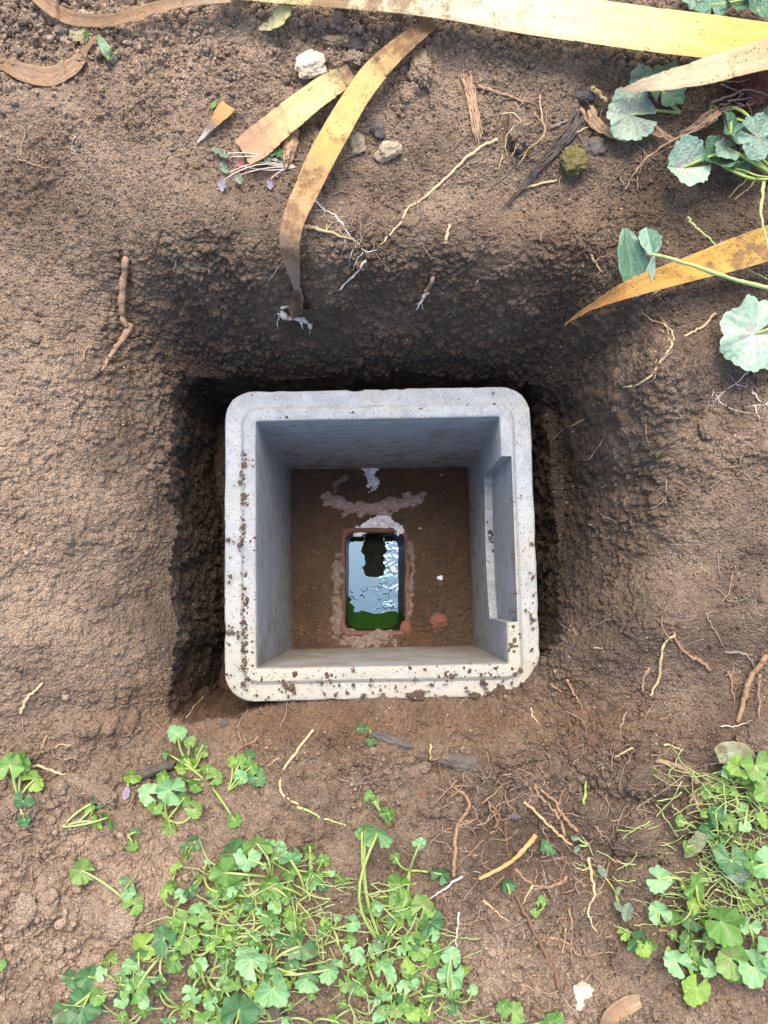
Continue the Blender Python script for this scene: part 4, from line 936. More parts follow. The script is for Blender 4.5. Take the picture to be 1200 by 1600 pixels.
root('faint grey root on the right hand slope', [(1121, 866), (1123, 880), (1126, 906)], 4, 'root_grey')
root('pale root tip at the upper right of the mound', [(1104, 958), (1108, 972), (1120, 990), (1132, 1012)], 5, 'root_grey')
root('tiny orange splinter just under the lower rim', [(676, 1082), (684, 1090), (690, 1096)], 3.5, 'root_orange', lift=.003)
root('tiny upright splinter under the lower rim', [(603, 1108), (605, 1118)], 3.5, 'root_orange')
root('short bent root below the right half of the chamber', [(830, 1106), (832, 1118), (842, 1130)], 4, 'root_pale')
root('pale twisted root beside the black peaty lump', [(674, 1164), (672, 1176), (672, 1188)], 5, 'root_pale')

def in_poly(x, y, poly):
    c = False
    for i in range(len(poly)):
        (ax, ay), (bx, by) = poly[i], poly[i - 1]
        if (ay > y) != (by > y) and x < (bx - ax) * (y - ay) / (by - ay) + ax: c = not c
    return c
MAT_A = [(262, 1410), (300, 1372), (340, 1350), (400, 1345), (470, 1345), (540, 1370), (620, 1390), (690, 1450), (716, 1530), (770, 1580), (800, 1612), (120, 1612), (150, 1550), (220, 1500), (240, 1440)]
MAT_B = [(1100, 1262), (1150, 1215), (1215, 1200), (1215, 1520), (1120, 1525), (1050, 1500), (990, 1450), (1040, 1400), (1060, 1330)]
for k, (m_, lab, bb) in enumerate((('dark_root', 'dark red brown roots matted over the root mass at the top right', 26), ('root_grey', 'pale threads tangled in the dark root mass at the top right', 9))):
    br = []
    for _ in range(bb):
        a = rnd.uniform(-.5, .5) + (math.pi / 2 if rnd.random() < .25 else 0); L = rnd.uniform(20, 60); px, py = rnd.uniform(1118, 1195), rnd.uniform(115, 175)
        br.append(([(px - math.cos(a) * L / 2, py - math.sin(a) * L / 2), (px, py + rnd.uniform(-6, 6)), (px + math.cos(a) * L / 2, py + math.sin(a) * L / 2)], rnd.uniform(2.2, 5)))
    root(lab, [(1110, 160), (1140, 150), (1170, 140), (1204, 150)], 6, m_, br, lift=.014 + .004 * k)
add_squiggles(); V, F = join(SQUIGGLES)
tag(obj('reflection_squiggles', mesh_data('reflection_squiggles', V, F, M['dark_reflection'])), 'dark reflected squiggles on the water in the pipe opening, modelled as tubes', 'reflection_squiggle', kind='stuff')
# fine hair roots nobody could count
hp = []
for _ in range(520):
    t = rnd.random()
    if t < .55: px, py = rnd.uniform(690, 1010), rnd.uniform(1190, 1560)
    elif t < .66: px, py = rnd.uniform(700, 1190), rnd.uniform(100, 300)
    elif t < .78: px, py = rnd.uniform(880, 1200), rnd.uniform(500, 1200)
    elif t < .86: px, py = rnd.uniform(420, 700), rnd.uniform(200, 420)
    else: px, py = rnd.uniform(0, 700), rnd.uniform(1120, 1400)
    a = rnd.random() * 6.28; L = rnd.uniform(14, 64); b = a + rnd.uniform(-1, 1)
    hp.append(tube_np(*ground_line([(px, py), (px + math.cos(a) * L * .5, py + math.sin(a) * L * .5), (px + math.cos(a) * L * .5 + math.cos(b) * L * .5, py + math.sin(a) * L * .5 + math.sin(b) * L * .5)], rnd.uniform(1.6, 4.2), None, 2.4, (1, .5), n=4), sides=4))
for mt, sel in (('root_tan', hp[::2]), ('root_grey', hp[1::2])):
    V, F = join(sel); tag(obj('root_fibres', mesh_data('root_fibres', V, F, M[mt])), ('fine tan' if mt == 'root_tan' else 'fine greyish') + ' hair roots poking out of the soil', 'root fibres', kind='stuff')
hp = []
for _ in range(430):
    t = rnd.random()
    if t < .48: px, py = rnd.gauss(1145, 42), rnd.uniform(1210, 1440)
    elif t < .58: px, py = rnd.uniform(920, 1100), rnd.uniform(1290, 1450)
    else:
        while True:
            px, py = rnd.uniform(150, 780), rnd.uniform(1340, 1600)
            if in_poly(px, py, MAT_A): break
    a = rnd.gauss(.2, .6) + (math.pi if rnd.random() < .3 else 0); L = rnd.uniform(26, 80); b = a + rnd.uniform(-.6, .6)
    hp.append(tube_np(*ground_line([(px, py), (px + math.cos(a) * L * .5, py + math.sin(a) * L * .5), (px + math.cos(a) * L * .5 + math.cos(b) * L * .5, py + math.sin(a) * L * .5 + math.sin(b) * L * .5)], rnd.uniform(1.4, 3.4), None, 1.6, (1, .8), n=6, lift=rnd.uniform(0, .02)), sides=4))
V, F = join(hp); tag(obj('trailing_stems', mesh_data('trailing_stems', V, F, M['stem_pale'])), 'tangle of thin pale green trailing stems among the leaves', 'stems', kind='stuff')

# ------------------------------------------------------------------ dead strap leaves
def strap(label, pts, cols, fold=.18, spot=(0, 0), name='dead_leaf', gain=.78, roll=0., curl=0., n=10, cat='leaf', ends=None):
    """pts: (px, py, width px, height over ground m); cols: colour stations; spot: brown spotting from one end to the other"""
    c = catmull(pts, n); L = len(c); K = 13; C = []; zs = []
    for a, b, w, h in c: g = G(a, b); zs.append(g.z)
    zs = np.array(zs); k = 9; zp = np.pad(zs, k // 2, mode='edge'); zs = np.array([zp[i:i + k].max() * .6 + zp[i:i + k].mean() * .4 for i in range(L)])
    for (a, b, w, h), z in zip(c, zs): zt = z + h; x, y = P(a, b, zt); C.append((x, y, zt))
    C = np.array(C); T = np.gradient(C, axis=0); T /= np.linalg.norm(T, axis=1)[:, None]
    u = np.linspace(-1, 1, K); V = []; cr = []; al = []; s = np.concatenate([[0], np.cumsum(np.linalg.norm(np.diff(C, axis=0), axis=1))]); tt = s / s[-1]
    for i in range(L):
        side = np.cross(T[i], (0, 0, 1)); side /= np.linalg.norm(side); nrm = np.cross(side, T[i])
        ro = roll if np.isscalar(roll) else np.interp(tt[i], np.linspace(0, 1, len(roll)), roll)
        sd2 = side * math.cos(ro) + nrm * math.sin(ro); nr2 = nrm * math.cos(ro) - side * math.sin(ro)
        w = max(c[i, 2], .6) * mpp(C[i, 2]) / 2
        wave = 1 + .05 * float(vnoise(np.array([tt[i] * 9.]), np.array([w * 50]), np.array([0.]))[0])
        zc = fold * np.abs(u) * w + curl * u * u * w + .03 * w * np.sin(u * 9 + tt[i] * 3)
        e = 0
        if ends: e = (np.abs(fbm(u * 1.5, u * 0 + .3, u * 0, 2.5, 3, 5)) * ends[0] * (i == 0) + np.abs(fbm(u * 1.5, u * 0 + 3.3, u * 0, 2.5, 3, 5)) * ends[1] * (i == L - 1)) * .006 * (1 if i else -1)
        V.append(C[i] + np.outer(u * w * wave, sd2) + np.outer(zc, nr2) + np.outer(np.ones(K) * e, T[i])); cr.append(u); al.append(np.full(K, tt[i] * s[-1] * 20))
    V = np.concatenate(V); cr = np.concatenate(cr); al = np.concatenate(al); tv = np.repeat(tt, K)
    st = np.linspace(0, 1, len(cols)); ca_ = np.array(cols); col = np.stack([np.interp(tv + .04 * vnoise(cr * 3, tv * 20, tv * 0), st, ca_[:, q]) for q in range(3)], -1)
    edge_ = smooth01((np.abs(cr) - .72) / .28)[:, None] * .35; col = (col * (1 - edge_) + np.array([.55, .36, .16]) * edge_) * gain
    sp = np.interp(tv, np.linspace(0, 1, len(spot)), spot); c0 = V.mean(0)
    o = obj(name, mesh_data(name, V - c0, grid_faces(L, K), M['strap'], True, dict(cross=cr, along=al, spot=sp), dict(col=col)), loc=tuple(c0)); return tag(o, label, cat)

YEL = (.80, .62, .16); LY_ = (.86, .78, .36); CRM = (.86, .80, .52); ORG = (.72, .34, .07); TAN = (.50, .32, .19); PNK = (.60, .36, .22); BRN = (.26, .15, .09); GRY = (.28, .22, .19); WHT = (.80, .76, .68)
strap('long broad yellow leaf lying across the top edge, biggest of all', [(330, -20, 36, .020), (420, -16, 46, .024), (520, -12, 54, .028), (620, -6, 62, .030), (720, 4, 70, .032), (820, 18, 80, .034), (920, 32, 82, .034), (1020, 46, 82, .034), (1120, 58, 80, .034), (1260, 76, 76, .03)],
      [(.74, .66, .40), LY_, CRM, CRM, CRM, LY_, YEL, YEL], .12, (.2, 1.1, 1.2, .5, .1, 0, -.5, -.5), curl=-.10)
strap('dry brown strap leaf looping down at the top left corner', [(40, -20, 14, .012), (66, 2, 20, .012), (96, 22, 22, .012), (130, 31, 20, .013), (170, 32, 19, .014), (205, 24, 18, .016), (245, 12, 18, .016), (300, 2, 18, .018), (360, -4, 20, .02)], [TAN, PNK, TAN, PNK, (.6, .42, .26), (.68, .55, .38)], .2, (0, .2), roll=(-.35, -.5, -.2, 0))
strap('brown curved leaf band half buried at the left edge', [(-14, 92, 12, .003), (15, 104, 22, .003), (45, 115, 32, .004), (78, 119, 32, .004), (106, 108, 28, .005), (124, 92, 22, .006), (134, 76, 10, .006), (150, 58, 5, .005)], [(.36, .22, .14), (.48, .31, .2), (.52, .34, .22), (.46, .3, .2), (.4, .26, .17)], .05, (.1, .1), roll=-.15)
strap('pale green folded leaf scrap under the brown loop', [(121, 36, 26, .006), (122, 50, 26, .006), (122, 64, 16, .004)], [(.55, .50, .34), (.5, .5, .3)], .1)
strap('broad cut yellow leaf piece left of the bent leaf', [(546, 112, 28, .012), (528, 128, 40, .012), (500, 146, 46, .012), (466, 172, 50, .012), (430, 202, 54, .010), (402, 226, 58, .008), (381, 240, 52, .006)], [BRN, LY_, LY_, LY_, (.80, .56, .28), PNK, PNK], .08, (1.1, .3, 0, 0, .1), curl=.12, ends=(1, .4))
strap('small cut leaf tip with a white end', [(357, 165, 28, .006), (346, 178, 24, .007), (334, 192, 17, .007), (327, 200, 13, .007), (318, 212, 8, .006), (308, 223, 2, .004)], [(.7, .45, .15), (.7, .42, .16), (.62, .38, .16), (.22, .2, .24), (.8, .78, .78), (.85, .83, .82)], .12, (.4, 0))
strap('long bent yellow and brown leaf reaching down to the hole', [(676, 36, 24, .012), (648, 56, 30, .016), (612, 86, 36, .022), (580, 120, 42, .026), (552, 160, 44, .030), (524, 208, 46, .034), (498, 256, 45, .036), (478, 300, 42, .036), (460, 340, 38, .034), (453, 374, 34, .030), (455, 404, 28, .024), (460, 430, 18, .018), (464, 452, 9, .014)],
      [BRN, (.4, .24, .12), (.62, .42, .18), (.78, .60, .24), (.78, .58, .20), (.82, .64, .24), (.76, .50, .14), (.66, .40, .18), (.66, .42, .18), (.58, .38, .22), (.36, .25, .19), (.38, .31, .28), (.42, .36, .36)], .22, (1.4, 1.2, .3, .2, .5, .9, .9, .7, .4), curl=-.1)
strap('pale pinkish leaf pointing left over the coral bells', [(1260, 66, 62, .050), (1200, 84, 54, .050), (1150, 98, 50, .048), (1100, 112, 46, .045), (1050, 124, 38, .040), (1010, 132, 26, .036), (986, 138, 14, .032), (972, 140, 5, .030)], [(.66, .40, .24), (.72, .48, .28), (.80, .66, .40), (.84, .74, .46), (.82, .74, .5), (.62, .5, .36)], .16, (0, 0, .2, .7), curl=-.1)
strap('pointed orange leaf coming in from the right edge', [(1260, 366, 56, .045), (1200, 382, 56, .042), (1150, 398, 52, .040), (1100, 414, 46, .038), (1050, 430, 38, .036), (1000, 446, 32, .036), (960, 462, 24, .034), (925, 480, 17, .030), (898, 496, 9, .026), (882, 508, 3, .022)], [(.72, .42, .10), (.76, .46, .10), (.78, .46, .09), (.76, .40, .09), (.70, .34, .09), (.66, .34, .12), (.64, .38, .18)], .14, (.9, .9, .5, .5, .6, .3), curl=.08)
strap('torn grey leaf base hanging on the far wall under the bent leaf', [(464, 448, 10, .014), (466, 462, 22, .010), (466, 478, 30, .006), (470, 492, 34, .003)], [GRY, (.10, .08, .07), (.10, .08, .07), (.2, .16, .12)], .3, (.8, .2))
root('frayed white root crown at the foot of the bent leaf', [(438, 488), (450, 496), (466, 497), (480, 502), (486, 512)], 15, 'root_white', [([(440, 482), (452, 478), (460, 486)], 8), ([(470, 500), (474, 514)], 6)], name='root', cat='root', hair=10, lift=.004)
strap('papery brown flake at the bottom edge right of the white stones', [(1000, 1562, 20, .004), (975, 1572, 26, .005), (952, 1590, 22, .004), (945, 1610, 16, .003)], [(.62, .44, .28), TAN, (.4, .26, .16)], .2, (0, .4), name='bark_flake', cat='bark')
strap('yellow green leaf scrap hanging from the long yellow leaf', [(452, 4, 10, .022), (446, 14, 24, .018), (436, 28, 28, .014), (420, 40, 20, .010), (405, 45, 6, .008)], [(.55, .6, .2), (.78, .80, .38), (.86, .86, .5), (.84, .82, .5)], .12)
strap('small bright green leaf blade near the top left corner', [(153, 54, 5, .012), (160, 68, 13, .014), (168, 82, 17, .014), (176, 92, 12, .010)], [(.16, .42, .18), (.32, .60, .34), (.36, .62, .38), (.20, .42, .22)], .2, name='leaf_blade')
strap('small dark green leaf stub left of the bright leaf blade', [(137, 48, 8, .006), (132, 60, 14, .006), (130, 68, 8, .004)], [(.05, .2, .05), (.10, .32, .08)], .2, name='leaf_blade')
strap('tiny green seedling leaf beside the cut leaf tip', [(337, 158, 4, .004), (334, 163, 9, .005), (331, 169, 5, .004)], [(.2, .5, .08), (.25, .55, .1)], .2, name='leaf_blade')
strap('mottled upturned leaf at the top of the right hand clump', [(1120, 1180, 24, .018), (1136, 1176, 34, .020), (1156, 1178, 34, .020), (1176, 1190, 20, .018)], [(.40, .50, .30), (.44, .52, .34), (.34, .36, .24), (.36, .46, .26)], .25, (.6, .6), name='old_leaf')
strap('folded pale leaf standing left of the right hand clump', [(1070, 1340, 5, .012), (1080, 1326, 20, .016), (1090, 1310, 24, .016), (1094, 1300, 12, .014)], [(.34, .44, .24), (.38, .46, .28)], .45, name='old_leaf')

# ------------------------------------------------------------------ round lobed leaves
def leaf_mesh(kind, seed, mat):
    r_ = random.Random(seed); na, nr = (160 if kind in ('lobed', 'round') else 84), 8
    notch = dict(kidney=.30, round=.13, lobed=.16, oval=0, heart=.35)[kind]
    lob = dict(kidney=r_.randint(9, 12), round=14, lobed=7, oval=0, heart=0)[kind]; dep = dict(kidney=.085, round=.05, lobed=.10, oval=0, heart=0)[kind]
    cup = r_.uniform(-.25, .35); wv = r_.uniform(.04, .16); ph = r_.random() * 6; fold_ = r_.choice([0, .15, .4, .8]); bend = r_.uniform(-.3, .35)
    V = [(0, 0, 0)]; vein = [1.]; core = [1.]
    nerves = [-2.2, -1.45, -.72, 0, .72, 1.45, 2.2] if kind != 'oval' else [0]
    for j in range(1, nr + 1):
        s = j / nr
        for i in range(na):
            th = -math.pi + notch + (2 * math.pi - 2 * notch) * i / (na - 1)
            if kind == 'oval': rr_ = .62 / math.sqrt((math.cos(th) / 1.0) ** 2 + (math.sin(th) / .62) ** 2) * 1.3; ox = .75
            else:
                rr_ = 1 - .10 * math.cos(th) if kind == 'kidney' else 1.
                rr_ *= 1 + dep * (abs(math.cos(lob * th / 2)) ** .8 - .5) * 1.5 + (.09 if kind == 'kidney' else .04) * math.sin(3 * th + ph) + .06 * math.sin(2 * th + ph * 2) + .03 * math.sin(7 * th + ph)
                if kind in ('lobed', 'round'): rr_ *= 1 + .055 * abs(math.cos((24 if kind == 'lobed' else 20) * th / 2)) ** .7 + .02 * math.sin(11 * th + ph)
                if kind == 'heart': rr_ = .8 + .25 * math.cos(th) ** 2 - .25 * max(0, 1 - abs(th) / .5)
                ox = 0
            x, y = s * rr_ * math.cos(th), s * rr_ * math.sin(th)
            z = cup * s * s + wv * s ** 2 * math.sin(5 * th + ph) + fold_ * abs(y) * .6 + bend * x * x * .4 + dep * .10 * s ** 3 * math.cos(lob * th + 1) + .05 * s * s * math.sin(9 * th + ph * 3) * math.sin(4 * s + ph)
            V.append((x + ox, y, z)); vein.append(max(math.exp(-((th - k) * s * 22) ** 2) for k in nerves) * (1 - .5 * s)); core.append(math.exp(-(s * 1.5) ** 3))
    F = []
    for i in range(na - 1): F.append((0, 1 + i, 2 + i, 2 + i))
    F3 = [(0, 1 + i, 2 + i) for i in range(na - 1)]
    for j in range(nr - 1):
        for i in range(na - 1):
            a = 1 + j * na + i; F3 += [(a, a + na, a + na + 1), (a, a + na + 1, a + 1)]
    return mesh_data('leaf', np.array(V), np.array(F3), M[mat], True, dict(vein=np.array(vein), core=np.array(core)))
LEAF = {}
for mt in ('ivy', 'ivy_pale', 'ivy_dark', 'ivy_yellow'): LEAF[mt] = [leaf_mesh('kidney', k + 10 * len(mt), mt) for k in range(6)]
for mt in ('heuch', 'heuch_pale', 'heuch_dark'): LEAF[mt] = [leaf_mesh('lobed' if k else 'round', k + 40 + len(mt), mt) for k in range(3)]
LEAF['round'] = [leaf_mesh('round', k + 90, 'ivy') for k in range(3)]
for mt in ('purple', 'greyleaf', 'pink'): LEAF[mt] = [leaf_mesh('oval', k + 5, mt) for k in range(2)]
LEAF['oval'] = [leaf_mesh('oval', k + 15, 'ivy_pale') for k in range(3)]

def put_leaf(root_o, px, py, size, h, kind, rot=None, tilt=None, tdir=None, fold=None, me=None):
    """a leaf blade whose middle shows at (px, py), size = breadth in photo pixels"""
    g = G(px, py); z = g.z + h; x, y = P(px, py, z); sc = size * mpp(z) / 2.05 * (.86 if kind.startswith('ivy') and size > 24 else 1.)
    o = bpy.data.objects.new('leaf', me or LEAF[kind][rnd.randrange(len(LEAF[kind]))]); COL.objects.link(o)
    rot = rnd.uniform(0, 6.28) if rot is None else rot; tilt = abs(rnd.gauss(0, .38)) if tilt is None else tilt; tdir = rnd.uniform(0, 6.28) if tdir is None else tdir
    m_ = Matrix.Rotation(tilt, 4, Vector((math.cos(tdir), math.sin(tdir), 0))) @ Matrix.Rotation(rot, 4, 'Z')
    lift = max(0, abs(math.sin(tilt)) * sc * .8 - h * .8)
    o.matrix_basis = Matrix.Translation(Vector((x, y, z + lift)) - root_o.location) @ m_ @ Matrix.Diagonal((sc, sc, sc, 1))
    o.parent = root_o; return Vector((x, y, z + lift))

def put_stem(root_o, a, b, w, mat='stem', sag=.3, name='stem'):
    a, b = Vector(a), Vector(b); d = b - a; L = d.length; side = d.cross(Vector((0, 0, 1))); side = side.normalized() if side.length > 1e-6 else Vector((1, 0, 0))
    k = rnd.uniform(-.22, .22) * L; up = L * (sag if b.z - a.z > .012 else .08) * .5; k *= 1 if b.z - a.z > .012 else .5; C = []
    for i in range(9):
        t = i / 8; p = a + d * t + side * k * math.sin(math.pi * t) + Vector((0, 0, up * math.sin(math.pi * t))); p.z = max(p.z, zg(p.x, p.y) + w * .4); C.append(tuple(p))
    V, F = tube_np(C, np.linspace(1, .8, 9) * w / 2, 5); V = V - np.array(root_o.location)
    o = obj(name, mesh_data(name, V, F, M[mat]), root_o); return o

def plant(name, label, cat, base, leaves, stemw=3.5, stem='stem', group=None):
    """base pixel; leaves: (px, py, size, height, kind[, rot, tilt, tdir])"""
    g = G(*base); r_ = empty(name, g, label, cat, group)
    for lf in leaves:
        p = put_leaf(r_, *lf[:5], *lf[5:])
        put_stem(r_, g + Vector((0, 0, .001)), p - Vector((0, 0, .0004)), stemw * mpp(g.z), stem)
    return r_

H_ = math.pi / 2
plant('coral_bells', 'coral bells with a silvery leaf holding soil, under the pale pinkish leaf', 'coral bells', (1062, 178), [(986, 180, 82, .018, 'heuch', 3.0, .15, 0), (1034, 140, 74, .012, 'heuch_dark', 1.2, .3, 1.5), (1004, 122, 40, .010, 'heuch', 1.9, .4, 0)], 6, 'stem_pale')
plant('coral_bells', 'coral bells with a pale flat leaf beside a dark glossy leaf at the right', 'coral bells', (1210, 278), [(1068, 262, 74, .026, 'heuch_pale', 3.3, .2, 1.0), (1118, 252, 60, .022, 'heuch_dark', 3.6, .35, 2.5), (1138, 232, 44, .030, 'heuch', 3.6, .3, 2.5), (1150, 258, 36, .02, 'heuch_dark', 1., .5, 1)], 6, 'stem')
plant('coral_bells', 'bright ruffled coral bells leaves at the right edge below the root mass', 'coral bells', (1108, 168), [(1182, 214, 66, .034, 'heuch', 5.9, .3, .5), (1142, 208, 54, .026, 'heuch_dark', 5.4, .5, 2), (1196, 196, 50, .025, 'heuch_dark', .3, .4, 1)], 6, 'stem')
plant('coral_bells', 'coral bells leaf, largest pale lobed one at the right edge above the forked rootlet', 'coral bells', (1240, 470), [(1180, 522, 112, .032, 'heuch_pale', 3.6, .12, 1)], 6, 'stem_pale')
plant('coral_bells', 'dark coral bells leaves at the top right corner behind the yellow leaf', 'coral bells', (1190, -10), [(1112, 8, 50, .012, 'heuch_dark'), (1150, 4, 46, .016, 'heuch_dark'), (1184, 18, 50, .014, 'heuch_dark'), (1080, -2, 40, .01, 'heuch')], 5, 'stem')
# the folded hanging leaf on a long pale stalk
g0 = G(1255, 450, .02); cr_ = empty('coral_bells', g0, 'folded grey green leaf hanging on a long pale stalk over the orange leaf', 'coral bells')
def folded_half(sgn, mt):
    V = []; vein = []
    for i in range(15):
        t = i / 14
        for j in range(9):
            s = j / 8; w = .52 * math.sin(math.pi * min(1, t * .97 + .02)) ** .7 * (1 + .07 * math.sin(t * 26)); V.append((t, sgn * s * w * .95, s * w * .75 - .1 * s * s)); vein.append(math.exp(-(s * 9) ** 2) + .5 * math.exp(-((t * 6 - s * 3) % 1.0 - .5) ** 2 * 60) * .5)
    return mesh_data('leaf', np.array(V), grid_faces(15, 9), M[mt], True, dict(vein=np.array(vein)))
for sgn, mt, pa, pb, wd_ in ((1, 'heuch_dark', (976, 356), (992, 464), .42), (-1, 'heuch_dark', (976, 356), (992, 464), .42), (1, 'heuch_pale', (1020, 398), (989, 466), .42), (-1, 'heuch_dark', (1020, 400), (1010, 356), .6), (1, 'heuch', (1020, 400), (1010, 356), .65)):
    A = G(*pa, .046); B = G(*pb, .036); d = B - A; o = bpy.data.objects.new('leaf', folded_half(sgn, mt)); COL.objects.link(o); o.parent = cr_
    xa = d.normalized(); za = Vector((0, 0, 1)); ya = za.cross(xa).normalized(); za = xa.cross(ya); L = d.length * 1.03
    o.matrix_basis = Matrix.Translation(A - g0) @ Matrix((xa, ya, za)).transposed().to_4x4() @ Matrix.Diagonal((L, L * wd_, L * .4, 1))
C, r = ground_line([(1018, 398), (1040, 402), (1080, 414), (1120, 428), (1160, 440), (1210, 452)], 8, [.046, .052, .056, .056, .05, .05], .5, (.8, 1.2))
V, F = tube_np(C, r, 8); obj('stalk', mesh_data('stalk', V - np.array(g0), F, M['stem_pale']), cr_)
root('short pale flower stalk hanging at the right edge above the orange leaf', [(1194, 285), (1190, 320), (1191, 350), (1200, 386)], 8, 'stem_pale', name='stalk', cat='stalk', h=[.05, .056, .06, .06])
root('thick green stalk at the right edge', [(1148, 264), (1170, 270), (1210, 280)], 7, 'stem', name='stalk', cat='stalk', h=[.02, .022, .026])

# clover seedling by the cut yellow leaf
cl = plant('clover_seedling', 'grey purple clover seedling with a pink leaflet by the cut yellow leaf', 'seedling', (462, 262),
      [(344, 240, 22, .006, 'greyleaf', 2.6, .3), (358, 245, 24, .008, 'greyleaf', 2.9, .2), (356, 270, 26, .006, 'greyleaf', 2.2, .3), (371, 274, 26, .007, 'greyleaf', 5.2, .3), (346, 283, 30, .005, 'purple', 5.0, .3), (419, 258, 26, .008, 'greyleaf', 1.7, .3), (421, 281, 22, .005, 'purple', 4.9, .2), (382, 260, 18, .006, 'pink', 2.8, .3), (434, 240, 20, .01, 'ivy_dark', 1, .3)], 2.2, 'root_white')

# single ivy sprigs one can tell apart
D_ = 'ivy_dark'; I_ = 'ivy'; Pq = 'ivy_pale'; Yq = 'ivy_yellow'
plant('ground_ivy', 'ground ivy sprig at the left edge with one yellowing leaf', 'ground ivy', (30, 1250), [(16, 1196, 46, .020, I_, 1.6, .2), (32, 1190, 38, .016, I_, .5, .3), (54, 1218, 40, .014, Yq, .2, .3), (36, 1252, 34, .008, D_, 4.4, .4), (38, 1282, 20, .004, D_, 4.6, .3)], 4, 'stem_pale')
plant('ground_ivy', 'ground ivy sprig with the topmost scalloped leaf on a long stalk', 'ground ivy', (302, 1204), [(277, 1147, 33, .030, Pq, 1.9, .45, 3.1), (297, 1160, 20, .024, I_, 1.7, .6, 3), (294, 1187, 24, .012, I_, 1.8, .4), (314, 1174, 20, .016, I_, 1.2, .3), (283, 1200, 18, .008, Yq, 3, .3), (322, 1200, 16, .012, I_), (317, 1164, 12, .02, D_, 1.2)], 4)
plant('ground_ivy', 'ground ivy sprig with a big pale green leaf bending left', 'ground ivy', (262, 1280), [(266, 1234, 50, .028, Pq, 2.6, .3, 1), (231, 1240, 36, .018, 'ivy_pale', 2.8, .3), (242, 1262, 22, .012, I_, 4.3, .5), (255, 1212, 22, .014, I_, 1.8, .3), (265, 1292, 30, .006, I_, 4.5, .4), (306, 1264, 32, .016, I_, 5.9, .2), (288, 1246, 24, .012, I_, 1., .4)], 4)
plant('ground_ivy', 'ground ivy sprig with round leaves in the middle of the small patch', 'ground ivy', (322, 1220), [(337, 1214, 30, .012, I_, .6, .3), (305, 1226, 26, .014, I_, 3.4, .3), (323, 1200, 16, .014, I_, 1.5, .3), (286, 1222, 18, .008, I_, 2, .5), (262, 1178, 16, .006, D_, 2)], 3.5)
plant('ground_ivy', 'ground ivy sprig with dark drooping leaves right of the small patch', 'ground ivy', (356, 1236), [(402, 1216, 34, .014, 'ivy_dark', 5.3, .5), (393, 1198, 28, .018, I_, .6, .3), (376, 1190, 22, .018, I_, 1.2, .3), (378, 1214, 26, .020, Pq, .9, .3), (362, 1190, 16, .022, Yq, 2, .5), (390, 1182, 18, .01, D_)], 3.5)
plant('ground_ivy', 'ground ivy sprig hanging down with one leaf at its tip', 'ground ivy', (332, 1230), [(367, 1283, 22, .006, I_, 4.9, .3)], 4)
plant('ground_ivy', 'wilted ground ivy sprig below the round lump at the left', 'ground ivy', (98, 1292), [(142, 1265, 18, .008, Yq, 1.7, .5), (152, 1284, 22, .006, Yq, 4.2, .5), (170, 1277, 34, .010, I_, .5, .9), (155, 1250, 26, .004, D_, 1, .3)], 4, 'stem_pale')
plant('ground_ivy', 'thin ground ivy sprig lying on the cracked soil at the left', 'ground ivy', (200, 1305), [(207, 1322, 18, .006, I_, 4.7, .4), (212, 1300, 14, .01, D_, 1)], 3.5)
plant('ground_ivy', 'ground ivy sprig with a torn oval leaf and three leaves on the bare lower left', 'ground ivy', (190, 1400), [(127, 1360, 42, .016, I_, 2.8, .35, 1.5), (206, 1376, 40, .016, Pq, .8, .8), (210, 1412, 36, .010, I_, .8, .8), (200, 1396, 20, .010, Pq, 4.5, .4)], 4, 'stem_pale')
plant('ground_ivy', 'tiny green seedling near the cracked lump at the lower left', 'seedling', (180, 1460), [(172, 1452, 14, .006, I_, 2.4, .6), (182, 1456, 10, .005, I_, .5, .6)], 3)
plant('ground_ivy', 'tiny seedling on the left edge near the bottom', 'seedling', (6, 1512), [(2, 1508, 16, .005, I_)], 3)
plant('ground_ivy', 'small dark ivy leaf pair above the green mat', 'ground ivy', (290, 1345), [(293, 1323, 26, .012, D_, 1.9, .4), (305, 1314, 22, .010, D_, .6, .3), (291, 1338, 14, .008, I_, 4.8, .8)], 3)
plant('ground_ivy', 'ground ivy with one small round leaf lying alone above the green mat', 'ground ivy', (262, 1392), [(268, 1384, 22, .006, I_, 2, .2), (276, 1356, 20, .006, Yq, 2.2, .8)], 3)
plant('ground_ivy', 'tall ground ivy with two broad leaves at the top of the green mat', 'ground ivy', (420, 1370), [(401, 1318, 48, .030, I_, 1.5, .5, .3), (387, 1344, 42, .024, Pq, 4.9, .3), (365, 1334, 52, .016, D_, 3, .3), (352, 1364, 54, .022, I_, 3.3, .3), (358, 1392, 34, .018, I_, 4.2, .3)], 4.5, 'stem_pale')
plant('ground_ivy', 'pointed ivy leaf standing at the top right of the green mat', 'ground ivy', (475, 1400), [(454, 1344, 40, .026, Pq, 1.4, .7, .2), (484, 1322, 20, .02, I_, 1.8, .8), (490, 1368, 34, .014, I_, 4.4, .4), (420, 1380, 40, .016, I_, 2.5, .5)], 4.5)
plant('ground_ivy', 'tall single ivy with a pale leaf on the longest upright stalk', 'ground ivy', (598, 1478), [(590, 1302, 48, .050, Pq, 1.5, .55, 0), (572, 1294, 34, .044, Pq, 2.2, .6, 0), (566, 1300, 20, .04, I_, 2, .3)], 5.5, 'stem')
plant('ground_ivy', 'bright ivy leaf on a curved stalk above the tall single ivy', 'ground ivy', (610, 1292), [(607, 1270, 26, .018, I_, 4.5, .3), (577, 1243, 16, .016, I_, 1.8, .4), (586, 1252, 12, .012, I_)], 3.5)
